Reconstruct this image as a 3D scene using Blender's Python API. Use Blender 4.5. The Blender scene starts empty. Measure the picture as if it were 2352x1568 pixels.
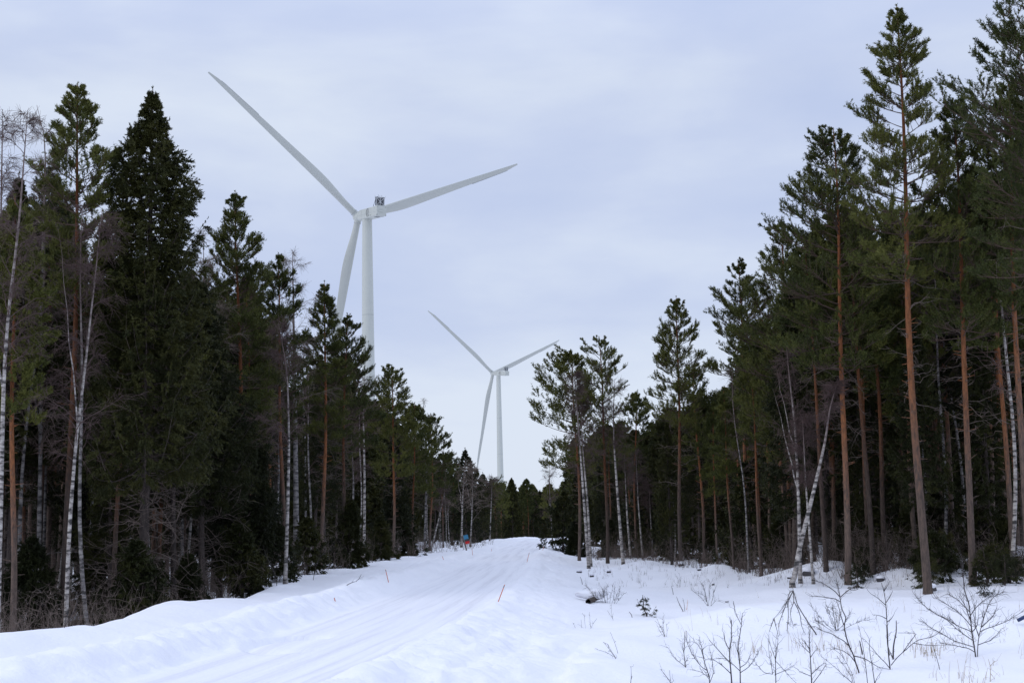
import bpy, math, random
import numpy as np
from mathutils import Matrix, Vector

# ------------------------------------------------------------------ camera, sky, sun, exposure
sc = bpy.context.scene
F = 3267.0                      # focal length in pixels of a 2352 px wide picture
PITCH, ROLL = math.radians(7.15), math.radians(1.2)
CAM = np.array([0.0, 0.0, 2.0])
_fw = np.array([0, math.cos(PITCH), math.sin(PITCH)])
_up = np.array([0, -math.sin(PITCH), math.cos(PITCH)])
_rt = np.array([1.0, 0, 0])
RT = _rt * math.cos(ROLL) - _up * math.sin(ROLL)
UP = _up * math.cos(ROLL) + _rt * math.sin(ROLL)
cd = bpy.data.cameras.new("camera")
cam = bpy.data.objects.new("camera", cd)
sc.collection.objects.link(cam)
cd.sensor_width = 36.0
cd.lens = 36.0 * F / 2352.0
cd.clip_start, cd.clip_end = 0.3, 9000
cam.matrix_world = Matrix(((RT[0], UP[0], -_fw[0], CAM[0]), (RT[1], UP[1], -_fw[1], CAM[1]), (RT[2], UP[2], -_fw[2], CAM[2]), (0, 0, 0, 1)))
sc.camera = cam
sc.view_settings.view_transform = 'Standard'
sc.view_settings.look = 'None'
sc.view_settings.exposure = 0.0
sc.view_settings.gamma = 1.0
sc.render.engine = 'CYCLES'
sc.cycles.max_bounces = 5
sc.cycles.diffuse_bounces = 3
sc.cycles.glossy_bounces = 2
sc.cycles.use_denoising = True

SUN_EL, SUN_AZ = math.radians(32), math.radians(248)
world = bpy.data.worlds.new("World")
sc.world = world
world.use_nodes = True
nt = world.node_tree
nt.nodes.clear()
def WN(t, **k):
    n = nt.nodes.new(t)
    for a, b in k.items(): setattr(n, a, b)
    return n
w_out = WN('ShaderNodeOutputWorld'); w_bg = WN('ShaderNodeBackground')
w_sky = WN('ShaderNodeTexSky', sky_type='NISHITA', sun_disc=False, sun_elevation=SUN_EL, sun_rotation=SUN_AZ)
w_tc = WN('ShaderNodeTexCoord'); w_sep = WN('ShaderNodeSeparateXYZ')
w_map = WN('ShaderNodeMapping'); w_map.inputs['Scale'].default_value = (1.4, 1.4, 4.2); w_map.inputs['Rotation'].default_value = (0.05, -0.10, 0.3)
w_n = WN('ShaderNodeTexNoise'); w_n.inputs['Scale'].default_value = 1.9; w_n.inputs['Detail'].default_value = 6; w_n.inputs['Roughness'].default_value = 0.5; w_n.inputs['Distortion'].default_value = 0.3
w_r = WN('ShaderNodeValToRGB')
w_r.color_ramp.elements[0].position = 0.36; w_r.color_ramp.elements[0].color = (0.550, 0.636, 0.870, 1)
w_r.color_ramp.elements[1].position = 0.70; w_r.color_ramp.elements[1].color = (0.740, 0.815, 0.955, 1)
_e = w_r.color_ramp.elements.new(0.50); _e.color = (0.605, 0.685, 0.895, 1)
# overcast layer: brighter overhead than at the horizon
w_z = WN('ShaderNodeMapRange'); w_z.inputs['From Min'].default_value = 0.30; w_z.inputs['From Max'].default_value = 1.0
w_z.inputs['To Min'].default_value = 1.0; w_z.inputs['To Max'].default_value = 1.85
w_mul = WN('ShaderNodeVectorMath', operation='SCALE')
w_s2 = WN('ShaderNodeVectorMath', operation='SCALE'); w_s2.inputs['Scale'].default_value = 0.10
w_mix = WN('ShaderNodeMix', data_type='RGBA'); w_mix.inputs['Factor'].default_value = 0.08
L = nt.links.new
L(w_tc.outputs['Generated'], w_map.inputs['Vector']); L(w_map.outputs['Vector'], w_n.inputs['Vector'])
w_n2 = WN('ShaderNodeTexNoise'); w_n2.inputs['Scale'].default_value = 5.5; w_n2.inputs['Detail'].default_value = 5
w_add = WN('ShaderNodeMath', operation='MULTIPLY_ADD'); w_add.inputs[1].default_value = .35
w_low = WN('ShaderNodeMapRange'); w_low.inputs['From Min'].default_value = 0.02; w_low.inputs['From Max'].default_value = 0.22; w_low.inputs['To Min'].default_value = -.07; w_low.inputs['To Max'].default_value = -.175
L(w_sep.outputs['Z'], w_low.inputs['Value']); w_a2 = WN('ShaderNodeMath', operation='ADD')
L(w_map.outputs['Vector'], w_n2.inputs['Vector']); L(w_n2.outputs['Fac'], w_add.inputs[0]); L(w_n.outputs['Fac'], w_add.inputs[2]); L(w_add.outputs[0], w_a2.inputs[0]); L(w_low.outputs[0], w_a2.inputs[1])
L(w_a2.outputs[0], w_r.inputs['Fac']); L(w_tc.outputs['Generated'], w_sep.inputs[0]); L(w_sep.outputs['Z'], w_z.inputs['Value'])
L(w_r.outputs['Color'], w_mul.inputs[0]); L(w_z.outputs['Result'], w_mul.inputs['Scale'])
L(w_sky.outputs['Color'], w_s2.inputs[0])
L(w_mul.outputs[0], w_mix.inputs['A']); L(w_s2.outputs[0], w_mix.inputs['B'])
L(w_mix.outputs['Result'], w_bg.inputs['Color']); w_bg.inputs['Strength'].default_value = 1.0
L(w_bg.outputs[0], w_out.inputs['Surface'])

sd = bpy.data.lights.new("sun", 'SUN')
sun = bpy.data.objects.new("sun", sd)
sc.collection.objects.link(sun)
sd.energy, sd.angle, sd.color = 0.62, math.radians(16), (1.0, 0.95, 0.88)
# azimuth measured clockwise from +Y; the lamp shines down its -Z
sdir = Vector((math.sin(SUN_AZ) * math.cos(SUN_EL), math.cos(SUN_AZ) * math.cos(SUN_EL), math.sin(SUN_EL)))
sun.rotation_euler = sdir.to_track_quat('Z', 'Y').to_euler()

# ------------------------------------------------------------------ helpers
def at(px, py, Y):
    d = _fw * F + RT * (px - 1176) - UP * (py - 784)
    return CAM + d * (Y / d[1])
def project(P):
    d = np.asarray(P, float) - CAM
    z = d @ _fw
    return 1176 + F * (d @ RT) / z, 784 - F * (d @ UP) / z

def link(name, me, parent=None, loc=None):
    o = bpy.data.objects.new(name, me)
    sc.collection.objects.link(o)
    if parent is not None: o.parent = parent
    if loc is not None: o.location = loc
    return o
def tag(o, label=None, cat=None, group=None, kind=None):
    if label: o['label'] = label
    if cat: o['category'] = cat
    if group: o['group'] = group
    if kind: o['kind'] = kind
    return o
def thing(name, loc, label, cat, group=None, rz=0.0, s=1.0):
    o = link(name, None, loc=loc)
    o.rotation_euler = (0, 0, rz); o.scale = (s, s, s)
    o.empty_display_size = 0.3
    return tag(o, label, cat, group)

class MB:
    """numpy mesh builder: quads and triangles with a material slot each"""
    def __init__(s): s.v = []; s.q = []; s.t = []; s.qm = []; s.tm = []; s.n = 0
    def quads(s, v, q, m=0):
        v = np.asarray(v, np.float32).reshape(-1, 3); q = np.asarray(q, np.int64).reshape(-1, 4)
        s.v.append(v); s.q.append(q + s.n); s.qm.append(np.full(len(q), m)); s.n += len(v)
    def tris(s, v, t, m=0):
        v = np.asarray(v, np.float32).reshape(-1, 3); t = np.asarray(t, np.int64).reshape(-1, 3)
        s.v.append(v); s.t.append(t + s.n); s.tm.append(np.full(len(t), m)); s.n += len(v)
    def box(s, c, size, m=0, R=None):
        x, y, z = [a / 2 for a in size]
        v = np.array([[-x,-y,-z],[x,-y,-z],[x,y,-z],[-x,y,-z],[-x,-y,z],[x,-y,z],[x,y,z],[-x,y,z]])
        if R is not None: v = v @ np.asarray(R).T
        s.quads(v + np.asarray(c), [[0,3,2,1],[4,5,6,7],[0,1,5,4],[1,2,6,5],[2,3,7,6],[3,0,4,7]], m)
    def mesh(s, name, mats, smooth=True):
        me = bpy.data.meshes.new(name)
        v = np.concatenate(s.v); q = np.concatenate(s.q) if s.q else np.zeros((0, 4), int); t = np.concatenate(s.t) if s.t else np.zeros((0, 3), int)
        me.vertices.add(len(v)); me.vertices.foreach_set('co', v.ravel())
        me.loops.add(q.size + t.size)
        me.loops.foreach_set('vertex_index', np.concatenate([q.ravel(), t.ravel()]).astype(np.int32))
        me.polygons.add(len(q) + len(t))
        ls = np.concatenate([np.arange(len(q)) * 4, q.size + np.arange(len(t)) * 3]).astype(np.int32)
        me.polygons.foreach_set('loop_start', ls)
        me.polygons.foreach_set('material_index', np.concatenate(s.qm + s.tm).astype(np.int32) if (s.qm or s.tm) else [])
        me.polygons.foreach_set('use_smooth', np.full(len(q) + len(t), smooth))
        me.update(calc_edges=True)
        for m in mats: me.materials.append(m)
        return me

def frames(T):
    T = T / np.maximum(np.linalg.norm(T, axis=-1, keepdims=True), 1e-9)
    ref = np.where(np.abs(T[..., 2:3]) < 0.9, np.array([0, 0, 1.0]), np.array([1.0, 0, 0]))
    u = np.cross(T, ref); u /= np.maximum(np.linalg.norm(u, axis=-1, keepdims=True), 1e-9)
    return T, u, np.cross(T, u)
def tubes(mb, P, R, k=4, m=0, cap=False):
    """P (B,n,3) centre lines, R (B,n) radii"""
    P = np.asarray(P, float); R = np.asarray(R, float)
    if P.ndim == 2: P = P[None]; R = R[None]
    B, n = P.shape[:2]
    if B == 0: return
    T = np.gradient(P, axis=1)
    ch = np.repeat((P[:, -1] - P[:, 0])[:, None], n, 1)     # one steady frame per tube
    _, u, _ = frames(ch)
    T = T / np.maximum(np.linalg.norm(T, axis=-1, keepdims=True), 1e-9)
    w = np.cross(T, u); w /= np.maximum(np.linalg.norm(w, axis=-1, keepdims=True), 1e-9); u = np.cross(w, T)
    a = np.arange(k) * 2 * np.pi / k
    ring = P[:, :, None] + R[:, :, None, None] * (np.cos(a)[:, None] * u[:, :, None] + np.sin(a)[:, None] * w[:, :, None])
    idx = np.arange(B * n * k).reshape(B, n, k)
    j = np.roll(idx, -1, axis=2)
    q = np.stack([idx[:, :-1], j[:, :-1], j[:, 1:], idx[:, 1:]], -1).reshape(-1, 4)
    if cap:
        extra = [P[:, -1]]
        v = np.concatenate([ring.reshape(-1, 3), P[:, -1]])
        s0 = mb.n
        mb.quads(v, q, m)
        tip = B * n * k + np.arange(B)
        t = np.stack([idx[:, -1], j[:, -1], np.repeat(tip[:, None], k, 1)], -1).reshape(-1, 3)
        mb.t.append(t + s0); mb.tm.append(np.full(len(t), m))
    else:
        mb.quads(ring, q, m)
def needles(mb, rng, pos, d, Ls, nl, nw, K, m=0, spread=0.8):
    """K thin leaf faces round each shoot"""
    N = len(pos)
    if N == 0: return
    d, u, w = frames(d)
    fr = rng.random((N, K, 1)); a = rng.random((N, K, 1)) * 2 * np.pi
    Ls = np.broadcast_to(np.asarray(Ls, float).reshape(-1, 1, 1), (N, 1, 1))
    rad = np.cos(a) * u[:, None] + np.sin(a) * w[:, None]
    nd = d[:, None] * (1 - spread * 0.55) + rad * spread * (0.7 + 0.5 * rng.random((N, K, 1))) + rng.normal(0, .12, (N, K, 3))
    nd /= np.linalg.norm(nd, axis=-1, keepdims=True)
    base = pos[:, None] + d[:, None] * Ls * fr
    side = np.cross(nd, rng.normal(size=(N, K, 3))); side /= np.maximum(np.linalg.norm(side, axis=-1, keepdims=True), 1e-6)
    ln = nl * (0.7 + 0.6 * rng.random((N, K, 1)))
    v = np.stack([base - side * nw * .5, base + side * nw * .5, base + nd * ln + side * nw * .15, base + nd * ln - side * nw * .15], 2)
    mb.quads(v, np.arange(N * K * 4).reshape(-1, 4), m)

# ------------------------------------------------------------------ noise and ground
_rs = np.random.default_rng(7)
_perm = _rs.random((256, 256))
def vnoise(x, y):
    x = np.asarray(x, float); y = np.asarray(y, float)
    xi = np.floor(x).astype(int); yi = np.floor(y).astype(int)
    fx = x - xi; fy = y - yi
    fx = fx * fx * fx * (fx * (fx * 6 - 15) + 10); fy = fy * fy * fy * (fy * (fy * 6 - 15) + 10)
    a = _perm[xi & 255, yi & 255]; b = _perm[(xi + 1) & 255, yi & 255]; c = _perm[xi & 255, (yi + 1) & 255]; d = _perm[(xi + 1) & 255, (yi + 1) & 255]
    return (a + (b - a) * fx) * (1 - fy) + (c + (d - c) * fx) * fy - 0.5
def fbm(x, y, o=4, g=0.5):
    s = 0; a = 1.0
    for i in range(o):
        s = s + a * vnoise(x * 2 ** i + 17.3 * i, y * 2 ** i - 9.1 * i); a *= g
    return s
def sstep(a, b, x):
    t = np.clip((x - a) / (b - a), 0, 1); return t * t * (3 - 2 * t)
_yt = np.arange(-200, 5000, 2.0)
_xt = np.interp(_yt, [-200, 0, 15, 20, 30, 50, 80, 120, 150, 200, 300, 400, 5000], [-16, -6.2, -4.1, -3.45, -2.5, -1.45, -0.6, 1.0, 2.6, 6, 17, 34, 900])
_xt = np.convolve(np.pad(_xt, 4, mode='edge'), np.ones(9) / 9, 'valid')
def xc(y): return np.interp(y, _yt, _xt)
def far_drop(y):
    return -4.2 * sstep(145, 330, y) - 1.2 * sstep(300, 900, y)
# left / right height profile across the road (distance from its centre line)
def ground(x, y, road_cut=True):
    x = np.asarray(x, float); y = np.asarray(y, float)
    t = x - xc(y)
    near = 1 - sstep(35, 80, y)
    # left: ploughed wall, shelf, drop into the wood
    crest = 0.34 * (0.5 + 0.5 * near) + 0.10 * vnoise(x * .5, y * .35)
    wall = sstep(1.55, 2.45, -t)
    shelf_end = 5.2 + 1.1 * vnoise(y * .22, 3.3) + 2.2 * sstep(35, 60, y) - 3.0 * sstep(80, 120, y)
    low = -0.75 * (1 - sstep(42, 72, y)) - 0.12
    inner = 0.16 - 0.12 * sstep(2.6, 4.0, -t) + 0.16 * fbm(x * .35, y * .30, 3) + .10 * fbm(x * .95, y * .8, 2) + 0.10 * (1 - sstep(30, 45, y)) * sstep(3.4, 5.2, -t)
    inner = inner + .16 * (1 - sstep(28, 40, y)) * sstep(3.6, 5.0, -t)
    lft = crest + (inner - crest) * sstep(2.45, 3.4, -t)
    lft = lft + (low + 0.22 * fbm(x * .45 + 5, y * .4, 3) - lft) * sstep(0, 2.2, -t - shelf_end)
    zl = wall * lft
    # right: low rough shoulder, slope, field
    sh = 0.10 * (sstep(1.45, 1.8, t) - sstep(1.9, 2.5, t))
    fld = -0.42 + 0.34 * fbm(x * .21 + 3, y * .19 + 8, 2) + 0.10 * fbm(x * .7, y * .6, 2) + 0.20 * sstep(30, 45, y) * sstep(8, 14, x)
    for (mx, my, mr, mh) in MOUNDS:
        fld = fld + mh * np.exp(-(((x - mx) / mr) ** 2 + ((y - my) / (mr * .8)) ** 2))
    slope = sstep(1.7, 4.6 + 0.8 * vnoise(y * .2, 1.1), t)
    zr = sh + slope * fld
    z = np.where(t < 0, zl, zr)
    # crumbly thrown snow on both shoulders
    rough = np.clip(sstep(1.4, 1.8, -t) - sstep(2.6, 3.4, -t), 0, 1) + np.clip(sstep(1.3, 1.7, t) - sstep(2.6, 4.2, t), 0, 1) * 0.9
    z = z + rough * (0.12 * fbm(x * 2.2, y * 1.6, 4, .6) + 0.035 * np.abs(fbm(x * 7, y * 6, 2)))
    # scraped ripples running down the ploughed wall
    z = z + 0.035 * near * np.clip(sstep(1.5, 1.9, -t) - sstep(2.3, 2.6, -t), 0, 1) * vnoise(y * 3.1 + x * 1.0, 4.4) * 2
    # turning place trodden beside the road on the right
    tram = np.exp(-(((t - 2.9) / 1.5) ** 2)) * (1 - sstep(24, 34, y)) * sstep(6, 12, y)
    z = z - tram * .05 * (np.exp(-((t - 2.5 - .09 * (y - 18)) / .16) ** 2) + np.exp(-((t - 3.7 - .07 * (y - 18)) / .16) ** 2)) + tram * (0.16 - 0.02 * (y - 20) + 0.10 * fbm(x * 1.5, y * .9, 5, .62))
    # clods rolled off the plough
    cm = np.clip(sstep(1.3, 1.9, np.abs(t)) - sstep(2.6, 4.6, np.abs(t)), 0, 1) + .6 * tram
    z = z + cm * (0.06 * np.clip(vnoise(x * 6.1, y * 5.3) - .26, 0, 1) ** .7 + 0.06 * np.clip(vnoise(x * 12.3 + 9, y * 10.1) - .25, 0, 1) ** .7)
    e = fbm(x * 1.1 + 40, y * 1.1, 3)                         # broken crust edge of the trodden place
    ed = (t - 4.0 - 0.9 * vnoise(y * .5, 7.7) - .35 * e)
    z = z + (1 - sstep(23, 28, y)) * (0.16 * sstep(-.10, .03, ed) - 0.16 * sstep(.03, 2.0, ed))
    # two overlapping arcs scraped in the left wall
    for (ax, ay, ar) in SCARPS:
        dd = np.hypot(x - ax, (y - ay) * .55) - ar
        z = z - 0.10 * (sstep(-.5, 0, dd) - sstep(0, .05, dd)) * (x < ax + .3) * np.exp(-((y - ay) / 4.0) ** 2)
    # snowmobile tracks on the left shelf
    for o in (3.35, 3.75):
        z = z - 0.035 * np.exp(-(((-t) - o - .3 * np.sin(y * .12)) / .10) ** 2) * sstep(20, 26, y)
    if True:                                                    # wheel ruts
        inroad = 1 - sstep(1.35, 1.6, np.abs(t))
        z = z - inroad * (0.012 * np.exp(-((t - .75) / .22) ** 2) + 0.012 * np.exp(-((t + .75) / .22) ** 2)) 
        z = z + inroad * 0.03 * fbm(t * 1.2, y * .08, 2)
    away = sstep(60, 160, np.abs(x - xc(y)))
    z = z + far_drop(y) + 1.2 * away * fbm(x * .012, y * .012, 3)
    return z
MOUNDS = [(5.3, 29.5, 2.6, .42), (1.9, 26.5, 2.0, .18), (8.8, 26.0, 1.7, .20), (3.2, 47, 2.0, .25), (6.4, 37, 1.2, .26), (4.6, 17.2, 1.5, .14), (11.5, 33, 2.5, .2),
          (14, 45.5, 1.6, .45), (12.2, 46.5, .9, .35), (17.6, 44.5, 1.3, .55), (19.6, 46, 1.6, .8), (10.6, 49, 1.1, .3), (8.2, 60, 1.2, .35), (6.4, 73, 1.2, .35), (14, 50, 3, .5), (10, 50, 2, .4), (17.5, 52, 3, .9)]
SCARPS = [(-3.6, 24.6, 1.0)]
def gz(x, y): return float(ground(np.array([x]), np.array([y]))[0])
def pix_ground(px, py, ymin=8.0, ymax=500.0):
    """where the line of sight through a picture point meets the snow"""
    Y = np.exp(np.linspace(math.log(ymin), math.log(ymax), 4000))
    d = _fw * F + RT * (px - 1176) - UP * (py - 784)
    P = CAM + d[None] * (Y / d[1])[:, None]
    h = P[:, 2] - ground(P[:, 0], P[:, 1])
    i = int(np.argmax(h <= 0)) if (h <= 0).any() else len(Y) - 1
    return np.array([P[i, 0], P[i, 1], gz(P[i, 0], P[i, 1])])

# ------------------------------------------------------------------ materials
def mat(name, build):
    m = bpy.data.materials.new(name); m.use_nodes = True
    n = m.node_tree; b = n.nodes['Principled BSDF']
    build(n, b)
    return m
def NN(n, t, **k):
    o = n.nodes.new(t)
    for a, c in k.items():
        if a in o.inputs: o.inputs[a].default_value = c
        else: setattr(o, a, c)
    return o
def ramp(n, stops):
    r = n.nodes.new('ShaderNodeValToRGB'); e = r.color_ramp.elements
    e[0].position, e[0].color = stops[0][0], (*stops[0][1], 1)
    e[1].position, e[1].color = stops[-1][0], (*stops[-1][1], 1)
    for p, c in stops[1:-1]: q = e.new(p); q.color = (*c, 1)
    return r
def simple(name, col, rough=.6, var=.12, scale=8.0, bump=0.0, metallic=0.0):
    def B(n, b):
        tc = NN(n, 'ShaderNodeTexCoord'); no = NN(n, 'ShaderNodeTexNoise', Scale=scale, Detail=4.0)
        r = ramp(n, [(.3, tuple(c * (1 - var) for c in col)), (.7, tuple(min(1, c * (1 + var)) for c in col))])
        n.links.new(tc.outputs['Object'], no.inputs['Vector']); n.links.new(no.outputs['Fac'], r.inputs['Fac']); n.links.new(r.outputs['Color'], b.inputs['Base Color'])
        b.inputs['Roughness'].default_value = rough; b.inputs['Metallic'].default_value = metallic
        if bump:
            bp = NN(n, 'ShaderNodeBump', Strength=bump, Distance=.02); n.links.new(no.outputs['Fac'], bp.inputs['Height']); n.links.new(bp.outputs[0], b.inputs['Normal'])
    return mat(name, B)
def snow_b(road):
    def B(n, b):
        geo = NN(n, 'ShaderNodeNewGeometry')
        big = NN(n, 'ShaderNodeTexNoise', Scale=.35, Detail=5.0); n.links.new(geo.outputs['Position'], big.inputs['Vector'])
        fine = NN(n, 'ShaderNodeTexNoise', Scale=9.0, Detail=8.0, Roughness=.62); n.links.new(geo.outputs['Position'], fine.inputs['Vector'])
        r = ramp(n, [(.3, (.855, .858, .900)), (.7, (.900, .898, .930))])
        n.links.new(big.outputs['Fac'], r.inputs['Fac'])
        col = r.outputs['Color']
        bp = NN(n, 'ShaderNodeBump', Strength=.55 if not road else .55, Distance=.05); n.links.new(fine.outputs['Fac'], bp.inputs['Height'])
        nrm = bp.outputs[0]
        if road:
            uv = NN(n, 'ShaderNodeUVMap', uv_map='along')
            mp = NN(n, 'ShaderNodeMapping'); mp.inputs['Scale'].default_value = (3.6, .07, 1); n.links.new(uv.outputs[0], mp.inputs['Vector'])
            st = NN(n, 'ShaderNodeTexNoise', Scale=1.0, Detail=5.0, Roughness=.65); n.links.new(mp.outputs[0], st.inputs['Vector'])
            # packed, slightly dirty wheel tracks
            r2 = ramp(n, [(.34, (.74, .735, .775)), (.50, (.845, .845, .885)), (.66, (.890, .888, .922))]); n.links.new(st.outputs['Fac'], r2.inputs['Fac'])
            col = r2.outputs['Color']
            b2 = NN(n, 'ShaderNodeBump', Strength=.25, Distance=.05); n.links.new(st.outputs['Fac'], b2.inputs['Height']); n.links.new(nrm, b2.inputs['Normal']); nrm = b2.outputs[0]
        n.links.new(col, b.inputs['Base Color']); n.links.new(nrm, b.inputs['Normal'])
        b.inputs['Roughness'].default_value = .75; b.inputs['Specular IOR Level'].default_value = .25
    return B
M = {}
M['snow'] = mat('snow', snow_b(False)); M['road'] = mat('packed_snow', snow_b(True))
def foliage(name, c0, c1, c2, isl=.25):
    def B(n, b):
        geo = NN(n, 'ShaderNodeNewGeometry'); oi = NN(n, 'ShaderNodeObjectInfo')
        no = NN(n, 'ShaderNodeTexNoise', Scale=1.3, Detail=3.0); n.links.new(geo.outputs['Position'], no.inputs['Vector'])
        ad = NN(n, 'ShaderNodeMath', operation='MULTIPLY_ADD'); ad.inputs[1].default_value = .35; n.links.new(oi.outputs['Random'], ad.inputs[0]); n.links.new(no.outputs['Fac'], ad.inputs[2])
        rnd = NN(n, 'ShaderNodeMath', operation='MULTIPLY_ADD'); rnd.inputs[1].default_value = isl; n.links.new(geo.outputs['Random Per Island'], rnd.inputs[0]); n.links.new(ad.outputs[0], rnd.inputs[2])
        r = ramp(n, [(.45, c0), (.75, c1), (1.05, c2)]); n.links.new(rnd.outputs[0], r.inputs['Fac']); n.links.new(r.outputs['Color'], b.inputs['Base Color'])
        b.inputs['Roughness'].default_value = .65; b.inputs['Specular IOR Level'].default_value = .25
    return mat(name, B)
M['pine'] = foliage('pine_needles', (.026, .035, .007), (.054, .064, .012), (.110, .112, .022))
M['spruce'] = foliage('spruce_needles', (.009, .012, .002), (.020, .024, .004), (.048, .048, .009), .12)
def bark(name, stops, scale=(16, 16, 4.5), bump=.7, noise=.32):
    def B(n, b):
        tc = NN(n, 'ShaderNodeTexCoord'); sp = NN(n, 'ShaderNodeSeparateXYZ'); n.links.new(tc.outputs['Generated'], sp.inputs[0])
        mp = NN(n, 'ShaderNodeMapping'); mp.inputs['Scale'].default_value = scale; n.links.new(tc.outputs['Object'], mp.inputs['Vector'])
        no = NN(n, 'ShaderNodeTexNoise', Scale=1.0, Detail=6.0, Roughness=.7); n.links.new(mp.outputs[0], no.inputs['Vector'])
        oi = NN(n, 'ShaderNodeObjectInfo')
        a = NN(n, 'ShaderNodeMath', operation='MULTIPLY_ADD'); a.inputs[1].default_value = noise; n.links.new(no.outputs['Fac'], a.inputs[0]); n.links.new(sp.outputs['Z'], a.inputs[2])
        a2 = NN(n, 'ShaderNodeMath', operation='MULTIPLY_ADD'); a2.inputs[1].default_value = .14; n.links.new(oi.outputs['Random'], a2.inputs[0]); n.links.new(a.outputs[0], a2.inputs[2])
        r = ramp(n, stops); n.links.new(a2.outputs[0], r.inputs['Fac'])
        fr = NN(n, 'ShaderNodeMath', operation='MULTIPLY'); fr.inputs[1].default_value = 7.31; fr2 = NN(n, 'ShaderNodeMath', operation='FRACT'); n.links.new(oi.outputs['Random'], fr.inputs[0]); n.links.new(fr.outputs[0], fr2.inputs[0])
        br_ = NN(n, 'ShaderNodeMapRange'); br_.inputs['To Min'].default_value = .55; br_.inputs['To Max'].default_value = 1.15; n.links.new(fr2.outputs[0], br_.inputs['Value'])
        vs = NN(n, 'ShaderNodeVectorMath', operation='SCALE'); n.links.new(r.outputs['Color'], vs.inputs[0]); n.links.new(br_.outputs[0], vs.inputs['Scale'])
        mx = NN(n, 'ShaderNodeMix', data_type='RGBA', blend_type='MULTIPLY'); mx.inputs['Factor'].default_value = .75
        r2 = ramp(n, [(.35, (.42, .42, .42)), (.62, (1.25, 1.2, 1.15))]); n.links.new(no.outputs['Fac'], r2.inputs['Fac'])
        n.links.new(vs.outputs[0], mx.inputs['A']); n.links.new(r2.outputs['Color'], mx.inputs['B'])
        n.links.new(mx.outputs['Result'], b.inputs['Base Color'])
        bp = NN(n, 'ShaderNodeBump', Strength=bump, Distance=.02); n.links.new(no.outputs['Fac'], bp.inputs['Height']); n.links.new(bp.outputs[0], b.inputs['Normal'])
        b.inputs['Roughness'].default_value = .85; b.inputs['Specular IOR Level'].default_value = .2
    return mat(name, B)
M['pine_bark'] = bark('pine_bark', [(.12, (.105, .090, .082)), (.48, (.128, .092, .074)), (.68, (.240, .100, .044)), (.98, (.215, .080, .034))])
M['spruce_bark'] = bark('spruce_bark', [(.1, (.085, .072, .066)), (.9, (.100, .080, .072))])
def birch_b(c_hi, c_lo):
    def B(n, b):
        tc = NN(n, 'ShaderNodeTexCoord')
        mp = NN(n, 'ShaderNodeMapping'); mp.inputs['Scale'].default_value = (3, 3, 9); n.links.new(tc.outputs['Object'], mp.inputs['Vector'])
        no = NN(n, 'ShaderNodeTexNoise', Scale=1.0, Detail=5.0, Roughness=.65); n.links.new(mp.outputs[0], no.inputs['Vector'])
        r = ramp(n, [(.41, (.035, .032, .030)), (.50, c_lo), (.62, c_hi)]); n.links.new(no.outputs['Fac'], r.inputs['Fac'])
        sp = NN(n, 'ShaderNodeSeparateXYZ'); n.links.new(tc.outputs['Generated'], sp.inputs[0])
        mr = NN(n, 'ShaderNodeMapRange'); mr.inputs['From Min'].default_value = .55; mr.inputs['From Max'].default_value = .88; n.links.new(sp.outputs['Z'], mr.inputs['Value'])
        mx = NN(n, 'ShaderNodeMix', data_type='RGBA'); n.links.new(mr.outputs[0], mx.inputs['Factor']); n.links.new(r.outputs['Color'], mx.inputs['A']); mx.inputs['B'].default_value = (.14, .10, .09, 1)
        n.links.new(mx.outputs['Result'], b.inputs['Base Color']); b.inputs['Roughness'].default_value = .7
    return B
M['birch_bark'] = mat('birch_bark', birch_b((.48, .45, .41), (.28, .25, .23)))
M['grey_bark'] = mat('grey_birch_bark', birch_b((.30, .28, .26), (.17, .155, .15)))
M['twig'] = simple('birch_twigs', (.085, .052, .046), .8, .3, 3.0)
M['pale_twig'] = simple('pale_twigs', (.16, .12, .095), .8, .3, 3.0)
M['bough'] = simple('pine_boughs', (.075, .045, .032), .85, .35, 2.0)
M['dead'] = simple('dead_twigs', (.135, .102, .085), .85, .45, 2.0)
M['shrub'] = simple('sapling_bark', (.045, .036, .036), .7, .3, 6.0)
M['straw'] = simple('dry_grass', (.40, .32, .22), .8, .2, 5.0)
M['turbine'] = simple('turbine_paint', (.47, .485, .44), .5, .015, .15)
M['turbine_blade'] = simple('blade_paint', (.44, .45, .41), .5, .02, .08)
M['seam'] = simple('seam_sealant', (.22, .24, .24), .6, .05)
M['dark'] = simple('dark_metal', (.045, .048, .055), .5, .1)
M['mark'] = simple('emblem_paint', (.10, .11, .12), .5, .05)
M['frame'] = simple('galvanised_frame', (.52, .54, .54), .45, .05)
M['stake'] = simple('stake_plastic', (.58, .16, .09), .5, .1)
M['stake_cap'] = simple('stake_reflector', (.20, .16, .17), .4, .1)
M['stone'] = simple('stone', (.055, .052, .055), .85, .4, 3.0, .6)
M['log'] = simple('log_bark', (.06, .045, .036), .85, .5, 7.0, .6)
M['blue'] = simple('blue_panel', (.04, .22, .38), .5, .12)
M['red'] = simple('red_panel', (.62, .012, .015), .5, .12)
M['navy'] = simple('navy_tube', (.012, .03, .10), .45, .1)
M['plank'] = simple('weathered_plank', (.20, .17, .15), .8, .2, 5, .3)
M['wood'] = simple('split_wood', (.55, .24, .09), .8, .3, 6.0, .4)

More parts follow.
